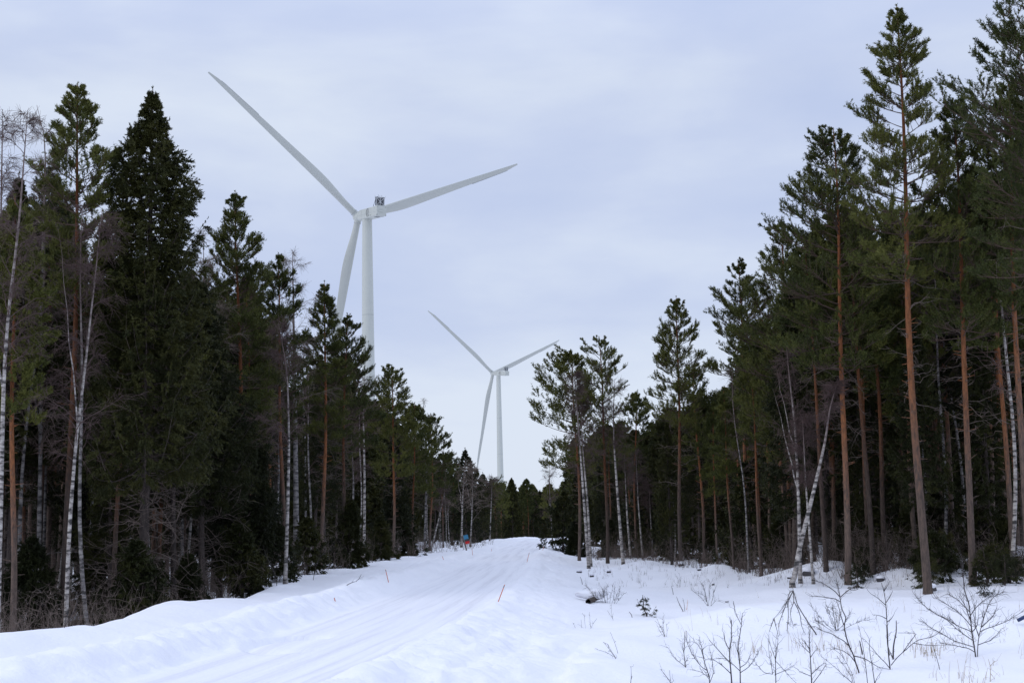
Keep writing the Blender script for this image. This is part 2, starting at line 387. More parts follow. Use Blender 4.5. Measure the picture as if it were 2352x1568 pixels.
# ------------------------------------------------------------------ the snow
def grid_mesh(name, X, Y, zf, mats, uv=None):
    gx, gy = np.meshgrid(X, Y)
    zz = zf(gx, gy)
    v = np.stack([gx, gy, zz], -1).reshape(-1, 3)
    nx, ny = len(X), len(Y)
    i = np.arange(nx * ny).reshape(ny, nx)
    q = np.stack([i[:-1, :-1], i[:-1, 1:], i[1:, 1:], i[1:, :-1]], -1).reshape(-1, 4)
    mb = MB(); mb.quads(v, q)
    return mb.mesh(name, mats)
def spaced(a, b, h0, g):
    out = [a]; h = h0
    while out[-1] < b: out.append(out[-1] + h); h *= g
    return out
xs = np.array([-v for v in spaced(14, 4200, .2, 1.09)][::-1] + list(np.arange(-13.93, 13.95, .07)) + spaced(14, 4200, .2, 1.09))
ys = np.array([-3000, -1500, -600, -200, -80, -30, -10, 0, 4, 7] + list(np.arange(9, 24, .07)) + spaced(24, 6500, .07, 1.0125))
def z_ground(x, y):
    t = np.abs(x - xc(y))
    return ground(x, y) - 0.12 * (1 - sstep(1.15, 1.32, t))
snow = link('snow_ground', grid_mesh('snow_ground', xs, ys, z_ground, [M['snow']])); tag(snow, 'undulating snow cover over field, banks and forest floor', kind='structure')
sy = np.array([-60, -20, 0, 6] + list(np.arange(9, 30, .12)) + spaced(30, 420, .12, 1.012)); st = np.linspace(-1.62, 1.62, 73)
T_, S_ = np.meshgrid(st, sy)
rx = xc(S_) + T_
rz = ground(rx, S_) - 0.06 * sstep(1.42, 1.6, np.abs(T_)) 
i = np.arange(rx.size).reshape(rx.shape)
mb = MB(); mb.quads(np.stack([rx, S_, rz], -1), np.stack([i[:-1, :-1], i[:-1, 1:], i[1:, 1:], i[1:, :-1]], -1))
rme = mb.mesh('snow_road', [M['road']])
uvl = rme.uv_layers.new(name='along'); vi = np.empty(len(rme.loops), np.int32); rme.loops.foreach_get('vertex_index', vi)
uvl.data.foreach_set('uv', np.stack([T_.ravel()[vi], S_.ravel()[vi]], -1).astype(np.float32).ravel())
tag(link('road', rme), 'ploughed snow covered forest road with wheel tracks', kind='structure')

# ------------------------------------------------------------------ trees
def trunk_axis(rng, H, wob, n=16):
    z = np.linspace(0, 1, n) ** 1.0 * H
    ph = rng.random(4) * 6.28
    x = wob * (np.sin(z / H * 3.2 + ph[0]) - np.sin(ph[0])) + wob * .35 * (np.sin(z / H * 8 + ph[1]) - np.sin(ph[1]))
    y = wob * (np.sin(z / H * 2.7 + ph[2]) - np.sin(ph[2])) + wob * .35 * (np.sin(z / H * 9 + ph[3]) - np.sin(ph[3]))
    return np.stack([x, y, z], -1)
def ax_at(ax, z):
    return np.stack([np.interp(z, ax[:, 2], ax[:, 0]), np.interp(z, ax[:, 2], ax[:, 1]), z], -1)
def trunk_mesh(name, ax, r0, mats, H, k=12, top=.012, flare=.22):
    mb = MB(); u = ax[:, 2] / H
    P = np.vstack([ax[0] + [0, 0, -.5], ax[0] + [0, 0, .02], ax[0] + [0, 0, .22], ax[1:]]); uu = np.concatenate([[0, .0, .012], u[1:]])
    R = r0 * ((1 - uu) ** .78) + top
    R[:2] *= 1 + flare; R[2] *= 1 + flare * .3
    tubes(mb, P, R, k, 0, True)
    return mb
def dead_twigs(mb, rng, ax, z0, z1, n, lmin, lmax, r=.012, up=.1, sub=3, k=3):
    z = rng.uniform(z0, z1, n); a = rng.random(n) * 6.28; L_ = lmin + (lmax - lmin) * rng.random(n) ** 1.8
    e = rng.normal(up, .3, n); s = np.linspace(0, 1, 5)
    b = ax_at(ax, z); d = np.stack([np.cos(a), np.sin(a), np.zeros(n)], -1)
    curl = rng.normal(0, .25, n)
    P = b[:, None] + d[:, None] * (L_[:, None] * s)[..., None]
    P[..., 2] += L_[:, None] * (np.tan(e)[:, None] * s + curl[:, None] * s ** 2)
    P[:, 1:] += rng.normal(0, .05, (n, 4, 3)) * L_[:, None, None]
    tubes(mb, P, (r * (1.1 - s))[None] * (.6 + L_[:, None] * .5), k)
    if sub:
        N = n * sub; i = np.repeat(np.arange(n), sub); f = rng.uniform(.35, 1, N)
        j = np.clip((f * 4).astype(int), 0, 3); w = f * 4 - j
        p0 = P[i, j] * (1 - w[:, None]) + P[i, j + 1] * w[:, None]
        dd = P[i, -1] - P[i, 0]; dd /= np.linalg.norm(dd, axis=1, keepdims=True)
        dd = dd + rng.normal(0, .65, (N, 3)); dd /= np.linalg.norm(dd, axis=1, keepdims=True)
        l2 = L_[i] * rng.uniform(.15, .45, N)
        s2 = np.linspace(0, 1, 3)
        P2 = p0[:, None] + dd[:, None] * (l2[:, None] * s2)[..., None]; P2[:, 1] += rng.normal(0, .04, (N, 3)) * l2[:, None]
        tubes(mb, P2, np.broadcast_to(np.array([r * .45, r * .35, r * .2]), (N, 3)), 3)

def pine_meshes(seed, H, zc=.5, spread=2.3, lod=0, dens=1.0, wob=.12, asym=0.0, bare=1.0, gap=.12, top_sharp=.75):
    rng = np.random.default_rng(seed)
    ax = trunk_axis(rng, H, wob)
    r0 = H * .0060 + .010
    tm = trunk_mesh('pine_trunk', ax, r0, None, H, 12 if lod < 2 else 6)
    if lod < 2:   # knots and branch stubs on the bare stem
        n = int(26 * bare); z = rng.uniform(.12 * H, zc * H, n); a = rng.random(n) * 6.28
        b = ax_at(ax, z); d = np.stack([np.cos(a), np.sin(a), rng.uniform(-.1, .5, n)], -1); ln = rng.uniform(.18, .42, n)
        s = np.linspace(0, 1, 3); tubes(tm, b[:, None] + d[:, None] * (ln[:, None] * s)[..., None], np.broadcast_to([.018, .013, .006], (n, 3)), 4)
    # crown
    cb = MB(); zb = zc * H
    wh = []; z = zb
    while z < H - .25:
        u = (H - z) / (H - zb); wh.append(z); z += rng.uniform(.24, .42) * (.65 + .5 * u) / dens ** .5
    bz, ba, bl, be = [], [], [], []
    for z in wh:
        u = (H - z) / (H - zb)
        nb = rng.integers(3, 6); a0 = rng.random() * 6.28
        env = spread * (min(1, u * 1.45 + .01) ** (top_sharp + .2)) * (1 - .30 * max(0, (u - .62) / .38))
        lev = rng.uniform(.85, 1.12)
        for q in range(nb):
            if rng.random() < gap * (1 + 1.2 * u): continue
            a = a0 + q * 6.28 / nb + rng.normal(0, .25)
            bz.append(z + rng.normal(0, .06)); ba.append(a)
            bl.append(max(.12, env * lev * rng.uniform(.68, 1.10) * (1 + asym * math.cos(a))))
            be.append(math.radians(38 * (1 - u) ** 1.1 + 9 - 14 * u + rng.normal(0, 9)))
    bz, ba, bl, be = map(np.array, (bz, ba, bl, be)); n = len(bz)
    be = np.clip(be, -.3, .95); u = (H - bz) / (H - zb); tf = np.clip(.2 + 4 * u, 0, 1)
    s = np.linspace(0, 1, 6)
    b = ax_at(ax, np.minimum(bz, H - .05)); d = np.stack([np.cos(ba), np.sin(ba)], -1)
    curl = rng.uniform(.05, .38, n); sidew = rng.normal(0, .10, n)
    P = np.repeat(b[:, None], 6, 1)
    P[..., :2] += d[:, None] * (bl[:, None] * s)[..., None] + np.stack([-d[:, 1], d[:, 0]], -1)[:, None] * (bl[:, None] * sidew[:, None] * np.sin(s * 3.0))[..., None]
    P[..., 2] += bl[:, None] * (np.tan(be)[:, None] * s + curl[:, None] * s ** 2.2)
    if lod < 2: tubes(cb, P, (.007 + bl[:, None] * .009) * (1.12 - s)[None], 5 if lod == 0 else 4, 1)
    # side branches
    per = {0: 14, 1: 10, 2: 4}[lod]
    m_ = np.maximum(3, (bl / spread * per * 1.2 + 2).astype(int)); i = np.repeat(np.arange(n), m_); N = len(i)
    f = 1 - (1 - .16) * rng.random(N) ** 1.15
    j = np.clip((f * 5).astype(int), 0, 4); w = (f * 5 - j)[:, None]
    p0 = P[i, j] * (1 - w) + P[i, j + 1] * w
    ang = ba[i] + np.where(rng.random(N) < .5, -1, 1) * rng.uniform(.35, 1.05, N)
    l2 = bl[i] * .42 * (1.25 - f) * rng.uniform(.6, 1.3, N) + .13 * tf[i]
    d2 = np.stack([np.cos(ang), np.sin(ang), rng.uniform(.05, .75, N)], -1); d2 /= np.linalg.norm(d2, axis=1, keepdims=True)
    s3 = np.linspace(0, 1, 4)
    P2 = p0[:, None] + d2[:, None] * (l2[:, None] * s3)[..., None]; P2[..., 2] += l2[:, None] * .25 * s3 ** 2
    if lod == 0: tubes(cb, P2, np.broadcast_to([.010, .008, .006, .004], (N, 4)), 3, 1)
    # shoots
    ps = {0: 7, 1: 6, 2: 2}[lod]
    I = np.repeat(np.arange(N), ps); g = 1 - .72 * rng.random(len(I)) ** 1.3
    g[::ps] = 1.0
    sp = p0[I] + d2[I] * (l2[I] * g)[:, None]; sp[:, 2] += l2[I] * .25 * g ** 2
    sd_ = d2[I] * .55 + rng.normal(0, .34, (len(I), 3)); sd_[:, 2] += .75
    # leader shoots at branch ends and the top
    e_ = P[:, -1]; ed = P[:, -1] - P[:, -2]; ed /= np.linalg.norm(ed, axis=1, keepdims=True); ed[:, 2] += .3
    e2 = e_[:, None] - ed[:, None] * np.array([0, .1, .2])[None, :, None]
    sp = np.concatenate([sp, e2.reshape(-1, 3), np.repeat(ax[-1][None], 5, 0) - np.array([0, 0, 1]) * np.linspace(0, .6, 5)[:, None]])
    sd_ = np.concatenate([sd_, np.repeat(ed, 3, 0), np.tile([0, 0, 1.0], (5, 1))])
    nl, nw, K, SL = {0: (.062, .019, 17, .20), 1: (.085, .034, 11, .26), 2: (.24, .11, 8, .40)}[lod]
    tpf = np.clip(.35 + (H - sp[:, 2]) / max(.6, H * .12), 0, 1)
    needles(cb, rng, sp, sd_, rng.uniform(.6, 1.3, len(sp)) * SL * tpf, nl, nw, K, 0, .66)
    # bare lower boughs
    db = MB()
    if bare > 0: dead_twigs(db, rng, ax, .30 * H, (zc + .12) * H, int({0: 60, 1: 34, 2: 8}[lod] * bare), .2, spread * .8, .010, .0, 4 if lod < 2 else 1)
    return tm.mesh('trunk', [M['pine_bark']]), cb.mesh('crown', [M['pine'], M['bough']]), (db.mesh('bare_boughs', [M['dead']]) if db.n else None)

def spruce_meshes(seed, H, zc=.12, spread=2.6, lod=0, power=.85, bare=.0, ragged=.15, sparse=False):
    rng = np.random.default_rng(seed)
    ax = trunk_axis(rng, H, .06)
    tm = trunk_mesh('spruce_trunk', ax, H * .0085 + .01, None, H, 10 if lod < 2 else 5)
    cb = MB(); zb = zc * H
    bz, ba, bl = [], [], []; z = zb
    dz = {0: .27, 1: .36, 2: .6}[lod] if not sparse else .17
    while z < H - .12:
        u = (H - z) / (H - zb); nb = {0: 9, 1: 6, 2: 6}[lod] if not sparse else 4; a0 = rng.random() * 6.28
        lev = rng.uniform(1 - ragged * 1.6, 1 + ragged)
        for q in range(nb):
            if rng.random() < .06 + .10 * u: continue
            bz.append(z + rng.normal(0, .045)); ba.append(a0 + q * 6.28 / nb + rng.normal(0, .2))
            bl.append(max(.05, spread * u ** power * min(1, (u / .22)) ** .45 * lev * rng.uniform(1 - ragged * 2.2, 1 + ragged)))
        z += dz * (.6 + .7 * u)
    bz, ba, bl = map(np.array, (bz, ba, bl)); n = len(bz); u = np.clip((H - bz) / (H - zb), 0, 1)
    s = np.linspace(0, 1, 6); b = ax_at(ax, np.minimum(bz, H - .03)); d = np.stack([np.cos(ba), np.sin(ba)], -1)
    el = np.radians(26 * (1 - u) ** 2.0 - 14 * u + rng.normal(0, 5, n)); curl = .22 + .42 * u ** .5 * rng.uniform(.7, 1.2, n)
    P = np.repeat(b[:, None], 6, 1); P[..., :2] += d[:, None] * (bl[:, None] * s)[..., None]
    P[..., 2] += bl[:, None] * (np.tan(el)[:, None] * s - .16 * u[:, None] * np.sin(s * 3.14) + curl[:, None] * s ** 3)
    if lod < 2: tubes(cb, P, (.006 + bl[:, None] * .008) * (1.1 - s)[None], 4, 1)
    per = {0: 22, 1: 12, 2: 5}[lod] if not sparse else 7
    m_ = np.maximum(3, (bl / spread * per * 1.3 + 2).astype(int)); i = np.repeat(np.arange(n), m_); N = len(i)
    f = 1 - .88 * rng.random(N) ** 1.1; j = np.clip((f * 5).astype(int), 0, 4); w = (f * 5 - j)[:, None]
    p0 = P[i, j] * (1 - w) + P[i, j + 1] * w
    ang = ba[i] + np.where(rng.random(N) < .5, -1, 1) * rng.uniform(.4, .95, N)
    l2 = bl[i] * .34 * (1.15 - f) * rng.uniform(.6, 1.3, N) + .05
    d2 = np.stack([np.cos(ang), np.sin(ang), rng.uniform(-.40, .02, N) * (.3 + u[i])], -1); d2 /= np.linalg.norm(d2, axis=1, keepdims=True)
    ps = {0: 5, 1: 4, 2: 2}[lod]
    I = np.repeat(np.arange(N), ps); g = rng.uniform(.05, 1.0, len(I))
    sp = p0[I] + d2[I] * (l2[I] * g)[:, None]
    sd_ = d2[I] * .8 + rng.normal(0, .22, (len(I), 3)); sd_[:, 2] -= .50 * u[i][I]      # hanging branchlets
    e_ = P[:, -1]; ed = P[:, -1] - P[:, -2]; ed /= np.linalg.norm(ed, axis=1, keepdims=True)
    sp = np.concatenate([sp, (e_[:, None] - ed[:, None] * np.array([0, .12, .25])[None, :, None]).reshape(-1, 3), ax[-1][None] - np.array([0, 0, 1]) * np.linspace(0, .8, 6)[:, None]])
    sd_ = np.concatenate([sd_, np.repeat(ed, 3, 0), np.tile([0, 0, 1.0], (6, 1))])
    nl, nw, K, SL = {0: (.060, .028, 12, .21), 1: (.09, .055, 9, .30), 2: (.28, .15, 7, .5)}[lod]
    if sparse: nl, nw, K, SL = .05, .012, 9, .11
    top_f = np.clip(.22 + (H - sp[:, 2]) / max(.5, H * .20), 0, 1)
    needles(cb, rng, sp, sd_, rng.uniform(.6, 1.3, len(sp)) * SL * top_f, nl, nw, K, 0, .62)
    db = MB()
    if bare > 0: dead_twigs(db, rng, ax, .06 * H, max(.2, zc + .15) * H, int(bare * {0: 90, 1: 45, 2: 12}[lod]), .4, spread * .8, .012, -.12, 5 if lod == 0 else 3)
    return tm.mesh('trunk', [M['spruce_bark']]), cb.mesh('crown', [M['spruce'], M['spruce_bark']]), (db.mesh('bare_boughs', [M['dead']]) if db.n else None)

def birch_meshes(seed, H, axis=None, r0=None, lod=0, spread=1.6, zc=.35, bark_m='birch_bark', twig_m='twig', dens=1.0, fork=0):
    rng = np.random.default_rng(seed)
    ax = trunk_axis(rng, H, .22) if axis is None else axis
    H = ax[-1, 2]
    r0 = r0 or H * .0050
    tm = trunk_mesh('t', ax, r0, None, H, 9 if lod < 2 else 5, .006, .25)
    for q in range(fork):
        z0 = rng.uniform(.30, .55) * H; a = rng.random() * 6.28; h = (H - z0) * rng.uniform(.6, .9)
        s = np.linspace(0, 1, 8); bp = ax_at(ax, np.array([z0]))[0]
        Pf = bp + np.stack([np.cos(a) * h * (.20 * s), np.sin(a) * h * (.20 * s), h * s], -1) + rng.normal(0, .02, (8, 3)) * np.minimum(s * 3, 1)[:, None]
        tubes(tm, Pf, r0 * .55 * (1 - z0 / H) ** .4 * (1.05 - s), 7)
    cb = MB(); n = int({0: 36, 1: 26, 2: 14}[lod] * dens)
    z = H * (zc + (1 - zc) * rng.random(n) ** .75 * .98); u = (H - z) / H
    a = rng.random(n) * 6.28; l = (spread * (.25 + 1.5 * u) * rng.uniform(.5, 1.2, n)).clip(.25, spread * 1.3)
    e = np.radians(rng.uniform(32, 68, n)); s = np.linspace(0, 1, 6)
    b = ax_at(ax, z); d = np.stack([np.cos(a), np.sin(a)], -1)
    P = np.repeat(b[:, None], 6, 1); P[..., :2] += d[:, None] * (l[:, None] * s * np.cos(e)[:, None] * 1.25)[..., None]
    P[..., 2] += l[:, None] * np.sin(e)[:, None] * (s * 1.15 - .45 * s ** 2.4)
    P[:, 1:] += rng.normal(0, .025, (n, 5, 3)) * l[:, None, None]
    tubes(cb, P, (.005 + l[:, None] * .006) * (1.1 - s)[None], 4 if lod == 0 else 3, 0)
    m_ = {0: 9, 1: 7, 2: 4}[lod]; N = n * m_; i = np.repeat(np.arange(n), m_); f = rng.uniform(.15, 1, N); j = np.clip((f * 5).astype(int), 0, 4); w = (f * 5 - j)[:, None]
    p0 = P[i, j] * (1 - w) + P[i, j + 1] * w; dd = P[i, -1] - P[i, 0]; dd /= np.linalg.norm(dd, axis=1, keepdims=True)
    dd = dd + rng.normal(0, .55, (N, 3)); dd /= np.linalg.norm(dd, axis=1, keepdims=True); l2 = l[i] * rng.uniform(.2, .55, N) * (1.2 - f * .6)
    s4 = np.linspace(0, 1, 4); P2 = p0[:, None] + dd[:, None] * (l2[:, None] * s4)[..., None]; P2[..., 2] -= l2[:, None] * .35 * s4 ** 2
    rr = {0: .0045, 1: .006, 2: .012}[lod]
    tubes(cb, P2, np.broadcast_to(np.array([1.2, 1, .8, .5]) * rr, (N, 4)), 3, 0)
    if lod < 2:
        m3 = 6 if lod == 0 else 4; N3 = N * m3; i3 = np.repeat(np.arange(N), m3); f = rng.uniform(.2, 1, N3)[:, None]
        p3 = p0[i3] + dd[i3] * (l2[i3][:, None] * f); p3[:, 2] -= l2[i3] * .35 * f[:, 0] ** 2
        d3 = dd[i3] + rng.normal(0, .6, (N3, 3)); d3[:, 2] -= .25; d3 /= np.linalg.norm(d3, axis=1, keepdims=True); l3 = rng.uniform(.12, .42, N3)
        s3 = np.linspace(0, 1, 3); P3 = p3[:, None] + d3[:, None] * (l3[:, None] * s3)[..., None]; P3[..., 2] -= l3[:, None] * .2 * s3 ** 2
        tubes(cb, P3, np.broadcast_to(np.array([.9, .8, .5]) * rr, (N3, 3)), 3, 0)
    return tm.mesh('trunk', [M[bark_m]]), cb.mesh('crown', [M[twig_m]]), None

def plant(name, meshes, loc, label, cat, group=None, rz=0., s=1.):
    t = thing(name, (loc[0], loc[1], loc[2] - .03), label, cat, group, rz, s)
    link('trunk', meshes[0], t); link('crown', meshes[1], t)
    if meshes[2] is not None: link('bare_boughs', meshes[2], t)
    return t
OCC = []   # occupied trunk feet
def foot_from_top(px, py, d):
    P = at(px, py, d); g = gz(P[0], d)
    OCC.append((P[0], d)); return P[0], d, g, P[2] - g

# --- pines whose tops show against the sky:  top pixel, distance, crown base share, spread, lod, options, label
PINES = [
 (168, 200, 39.5, .58, 1.5, 0, dict(gap=.10), 'tall pine with bare reddish stem, second treetop from the left edge behind the slender birch'),
 (105, 372, 44, .50, 1.3, 0, dict(gap=.2), 'short thin pine just left of the reddish pine at the left edge'),
 (552, 438, 50, .42, 1.6, 0, dict(top_sharp=.75), 'broad pine right of the tall dark spruce, its top standing clear of neighbours'),
 (656, 585, 55, .42, 1.35, 0, dict(gap=.2), 'pine with sparse top directly behind the tall grey birch'),
 (735, 650, 62, .45, 1.15, 0, dict(gap=.15), 'narrow pine with orange stem whose top touches the lower blade of the large turbine'),
 (787, 722, 66, .45, 1.55, 0, dict(asym=.28, top_sharp=.85), 'wide pine whose right boughs cover the tower of the large turbine'),
 (898, 840, 82, .42, 1.7, 1, dict(top_sharp=.65), 'round topped pine just right of the large turbine tower'),
 (947, 925, 92, .40, 1.8, 1, {}, 'small pine right of the round topped pine left of the road'),
 (983, 952, 98, .42, 1.9, 1, {}, 'pine on the left roadside with a birch top rising beside it'),
 (1015, 1040, 118, .4, 1.8, 1, {}, 'pine halfway down the left roadside, left of the small spruce spire'),
 (1036, 1062, 130, .4, 1.8, 1, {}, 'low pine beside the small spruce spire on the left roadside'),
 (1138, 1100, 165, .45, 2.2, 1, {}, 'last pine on the left roadside, in front of the small turbine tower'),
 (1318, 808, 80, .42, 2.3, 1, dict(asym=-.35, top_sharp=.5), 'first pine on the right roadside, with boughs reaching left over the road'),
 (1381, 776, 77, .48, 1.9, 0, dict(top_sharp=.55, gap=.2), 'pine with thick orange stem, second treetop on the right roadside'),
 (1450, 905, 84, .5, 1.6, 1, dict(gap=.2), 'low pine in the gap between the two tall groups on the right'),
 (1543, 682, 70, .50, 1.75, 0, dict(gap=.12), 'pine with narrow peaked top alone at the left of the right hand forest'),
 (1600, 842, 74, .5, 1.5, 1, {}, 'short pine pressed between the peaked pine and the orange stemmed pine'),
 (1688, 598, 64, .55, 1.75, 0, dict(gap=.2), 'open crowned pine with bright orange stem in the middle of the right forest edge'),
 (1740, 735, 60, .5, 1.5, 1, {}, 'small pine just right of the open crowned orange pine'),
 (1790, 505, 52, .40, 1.8, 0, dict(asym=-.3), 'pine with ragged left side at the left flank of the tall right group'),
 (1897, 300, 46, .46, 2.1, 0, dict(top_sharp=.55, asym=-.2), 'dense wide pine with dark orange stem left of the tallest pine'),
 (2055, 6, 41, .52, 1.8, 0, dict(gap=.14, top_sharp=.8), 'tallest pine, its peak nearly touching the top of the picture'),
 (2168, 236, 42.5, .50, 1.5, 0, dict(gap=.12, top_sharp=.5), 'pine with straight red stem immediately right of the tallest pine'),
 (2290, 185, 42, .52, 1.5, 0, dict(gap=.15), 'pine with sparse boughs between the straight red stem and the right edge'),
 (2345, -160, 37, .46, 2.2, 0, dict(asym=-.2), 'tall dark pine cut by the right edge of the picture'),
 (2440, -60, 43, .5, 2.3, 1, {}, 'pine whose boughs enter over the right edge'),
]
for k_, (px, py, d, zc, sp_, lod, opt, lab) in enumerate(PINES):
    x, y, g, H = foot_from_top(px, py, d)
    plant('pine_tree', pine_meshes(100 + k_, H, zc, sp_, lod, **dict(dict(dens=1.12), **opt)), (x, y, g), lab, 'pine tree', 'tall pines along the forest edges')
SPR = [
 (343, 203, 40, .30, 2.35, 0, dict(power=.66, bare=2.2, ragged=.10), 'tall dark cone shaped spruce dominating the left forest'),
 (45, 398, 43, .4, 1.7, 0, dict(bare=1.5), 'spruce peeking between the thin birches at the left edge'),
 (470, 640, 46, .35, 2.0, 0, dict(bare=1.6, power=.8), 'drooping spruce right of the tall cone shaped spruce'),
 (1066, 1030, 128, .1, 2.1, 1, {}, 'small pointed spruce spire among bare birches on the left roadside'),
 (1093, 1075, 150, .1, 2.3, 1, {}, 'dark spruce just left of the small turbine'),
 (1108, 1085, 158, .1, 2.2, 1, {}, 'dark spruce touching the small turbine tower'),
 (2005, 640, 58, .1, 2.6, 0, dict(bare=.5), 'large shaded spruce standing behind the pine stems of the right forest'),
 (1720, 1060, 62, .04, 1.9, 1, {}, 'half grown spruce at the right forest edge beside the leaning birch'),
 (1480, 1000, 88, .05, 1.9, 1, {}, 'shaded spruce behind the white birch stems on the right'),
 (2145, 1215, 45, .03, 1.0, 0, {}, 'young bushy spruce between the two near pine stems on the right'),
 (1290, 1130, 96, .03, 1.6, 1, {}, 'low spruce beside the right edge of the road'),
 (250, 1200, 44, .15, 1.2, 0, dict(bare=.8), 'young spruce left of the dead lower boughs of the tall spruce'),
 (560, 950, 50, .2, 1.8, 0, dict(bare=1.), 'shaded spruce filling the space under the broad left pine'),
 (70, 1230, 39, .10, 1.0, 0, dict(bare=.6), 'young bright green spruce behind the thin stems at the left edge'),
 (905, 1130, 84, .03, 1.7, 1, {}, 'young spruce at the left roadside under the round topped pine'),
]
for k_, (px, py, d, zc, sp_, lod, opt, lab) in enumerate(SPR):
    x, y, g, H = foot_from_top(px, py, d)
    plant('spruce_tree', spruce_meshes(200 + k_, H, zc, sp_, lod, **opt), (x, y, g), lab, 'spruce tree', 'spruces at the forest edges')
def traced_axis(pts, d, rng, lean_y=0.):
    Q = np.array([at(px, py, d) for px, py in pts]); g = gz(Q[0, 0], d); Q[0, 2] = g
    Q = Q[np.argsort(Q[:, 2])]
    base = Q[0].copy(); Q = Q - base; Q[:, 1] = lean_y * Q[:, 2] + rng.normal(0, .04, len(Q)) * (np.arange(len(Q)) > 0)
    z = np.linspace(0, Q[-1, 2], 18)
    def sm(v):
        c = np.interp(z, Q[:, 2], v); c[1:-1] = (c[:-2] + c[1:-1] * 2 + c[2:]) / 4; return c
    return np.stack([sm(Q[:, 0]), sm(Q[:, 1]), z], -1), base
BIR = [
 ([(-6, 1440), (3, 1100), (8, 850), (20, 700), (42, 540), (52, 400), (62, 250)], 35, .068, 'birch_bark', 'twig', 1.6, .5, 1, 0, 'white birch with mottled stem rising along the left edge'),
 ([(-40, 1440), (-20, 900), (0, 600), (8, 250)], 37, .07, 'birch_bark', 'twig', 1.6, .4, 0, 0, 'birch crown cut by the left edge of the picture'),
 ([(150, 1432), (160, 1200), (176, 1000), (195, 870), (210, 690), (222, 590), (235, 480)], 37, .056, 'birch_bark', 'twig', 1.5, .4, 1, 0, 'slender white birch leaning right in front of the reddish pine'),
 ([(88, 1405), (96, 1000), (93, 700), (108, 300), (85, 240)], 42, .07, 'grey_bark', 'pale_twig', 1.6, .3, 1, 0, 'grey birch with tall pale crown near the left edge'),
 ([(203, 1385), (212, 1150), (216, 900), (222, 700)], 44, .055, 'grey_bark', 'twig', 1.3, .4, 0, 0, 'thin grey birch between the white birch and the tall spruce'),
 ([(424, 1352), (440, 1180), (458, 990), (470, 760), (466, 520)], 47, .045, 'birch_bark', 'pale_twig', 1.5, .45, 0, 0, 'thin crooked white birch just right of the tall spruce'),
 ([(681, 1310), (678, 1000), (676, 800), (672, 572)], 60, .13, 'grey_bark', 'pale_twig', 1.9, .35, 1, 0, 'tall grey birch standing in front of the left pines'),
 ([(655, 1350), (661, 1150), (664, 1000), (660, 850), (640, 740)], 47, .065, 'birch_bark', 'twig', 1.5, .45, 0, 0, 'white birch with dark foot beside the tall grey birch'),
 ([(836, 1290), (838, 1100), (834, 930), (838, 850)], 72, .075, 'birch_bark', 'twig', 1.6, .5, 0, 1, 'bright thin birch at the left roadside right of the orange stemmed pine'),
 ([(808, 1290), (812, 1100), (806, 980)], 74, .07, 'grey_bark', 'twig', 1.3, .5, 0, 1, 'mottled birch in the row left of the bright thin birch'),
 ([(975, 1265), (980, 1100), (972, 915)], 98, .08, 'grey_bark', 'pale_twig', 1.9, .4, 0, 1, 'bare birch whose crown rises above the left roadside pines'),
 ([(990, 1262), (1010, 1180), (1025, 1110)], 100, .06, 'birch_bark', 'twig', 1.2, .5, 0, 1, 'birch leaning right on the left roadside'),
 ([(1060, 1262), (1062, 1150), (1068, 1060)], 104, .08, 'birch_bark', 'pale_twig', 2.0, .3, 1, 1, 'birch with pale bushy crown beside the blue and red marker'),
 ([(1080, 1255), (1084, 1180), (1086, 1075)], 110, .06, 'birch_bark', 'pale_twig', 1.8, .3, 1, 1, 'slim birch just right of the blue and red marker'),
 ([(1125, 1245), (1128, 1160), (1131, 1090)], 135, .06, 'birch_bark', 'twig', 1.6, .4, 0, 1, 'thin birch before the dark spruce near the small turbine'),
 ([(1352, 1292), (1342, 1160), (1332, 1020), (1322, 900), (1318, 860)], 74, .085, 'birch_bark', 'twig', 1.5, .45, 0, 0, 'bright white birch at the right roadside, front one of a close pair'),
 ([(1357, 1280), (1350, 1160), (1338, 1020), (1334, 920)], 76, .07, 'birch_bark', 'twig', 1.5, .45, 0, 0, 'white birch at the right roadside, rear one of a close pair'),
 ([(1431, 1283), (1422, 1180), (1412, 1050), (1408, 960), (1412, 870)], 76, .085, 'birch_bark', 'twig', 1.5, .5, 0, 0, 'white birch standing alone between two right hand pine groups'),
 ([(1448, 1272), (1440, 1180), (1434, 1040)], 80, .06, 'birch_bark', 'twig', 1.2, .5, 0, 1, 'thin birch right of the lone white birch'),
 ([(1476, 1270), (1466, 1150), (1460, 1030)], 82, .055, 'birch_bark', 'twig', 1.2, .5, 0, 1, 'second thin birch right of the lone white birch'),
 ([(1500, 1268), (1494, 1180), (1490, 1100)], 84, .045, 'grey_bark', 'twig', 1.0, .5, 0, 1, 'short grey birch left of the peaked pine'),
 ([(1820, 1337), (1838, 1250), (1862, 1150), (1885, 1060), (1898, 1000), (1903, 940), (1922, 880)], 45, .085, 'birch_bark', 'twig', .8, .75, 0, 1, 'white birch leaning strongly right across the pine stems'),
 ([(1838, 1322), (1834, 1150), (1826, 980), (1812, 860), (1806, 780)], 47, .065, 'birch_bark', 'twig', 1.2, .5, 2, 1, 'forked upright birch crossing the foot of the leaning birch'),
 ([(1868, 1335), (1858, 1200), (1850, 1100), (1842, 960)], 46.5, .045, 'birch_bark', 'twig', 1.0, .5, 0, 0, 'very thin birch right of the leaning birch'),
 ([(1770, 640), (1768, 1000), (1775, 1300)][::-1], 60, .07, 'grey_bark', 'pale_twig', 1.9, .4, 1, 0, 'bare birch with fine crown against the sky at the flank of the tall right group'),
 ([(1270, 1262), (1262, 1120), (1262, 1060)], 100, .05, 'grey_bark', 'twig', 1.3, .25, 1, 1, 'bushy bare birch at the inner edge of the right roadside'),
]
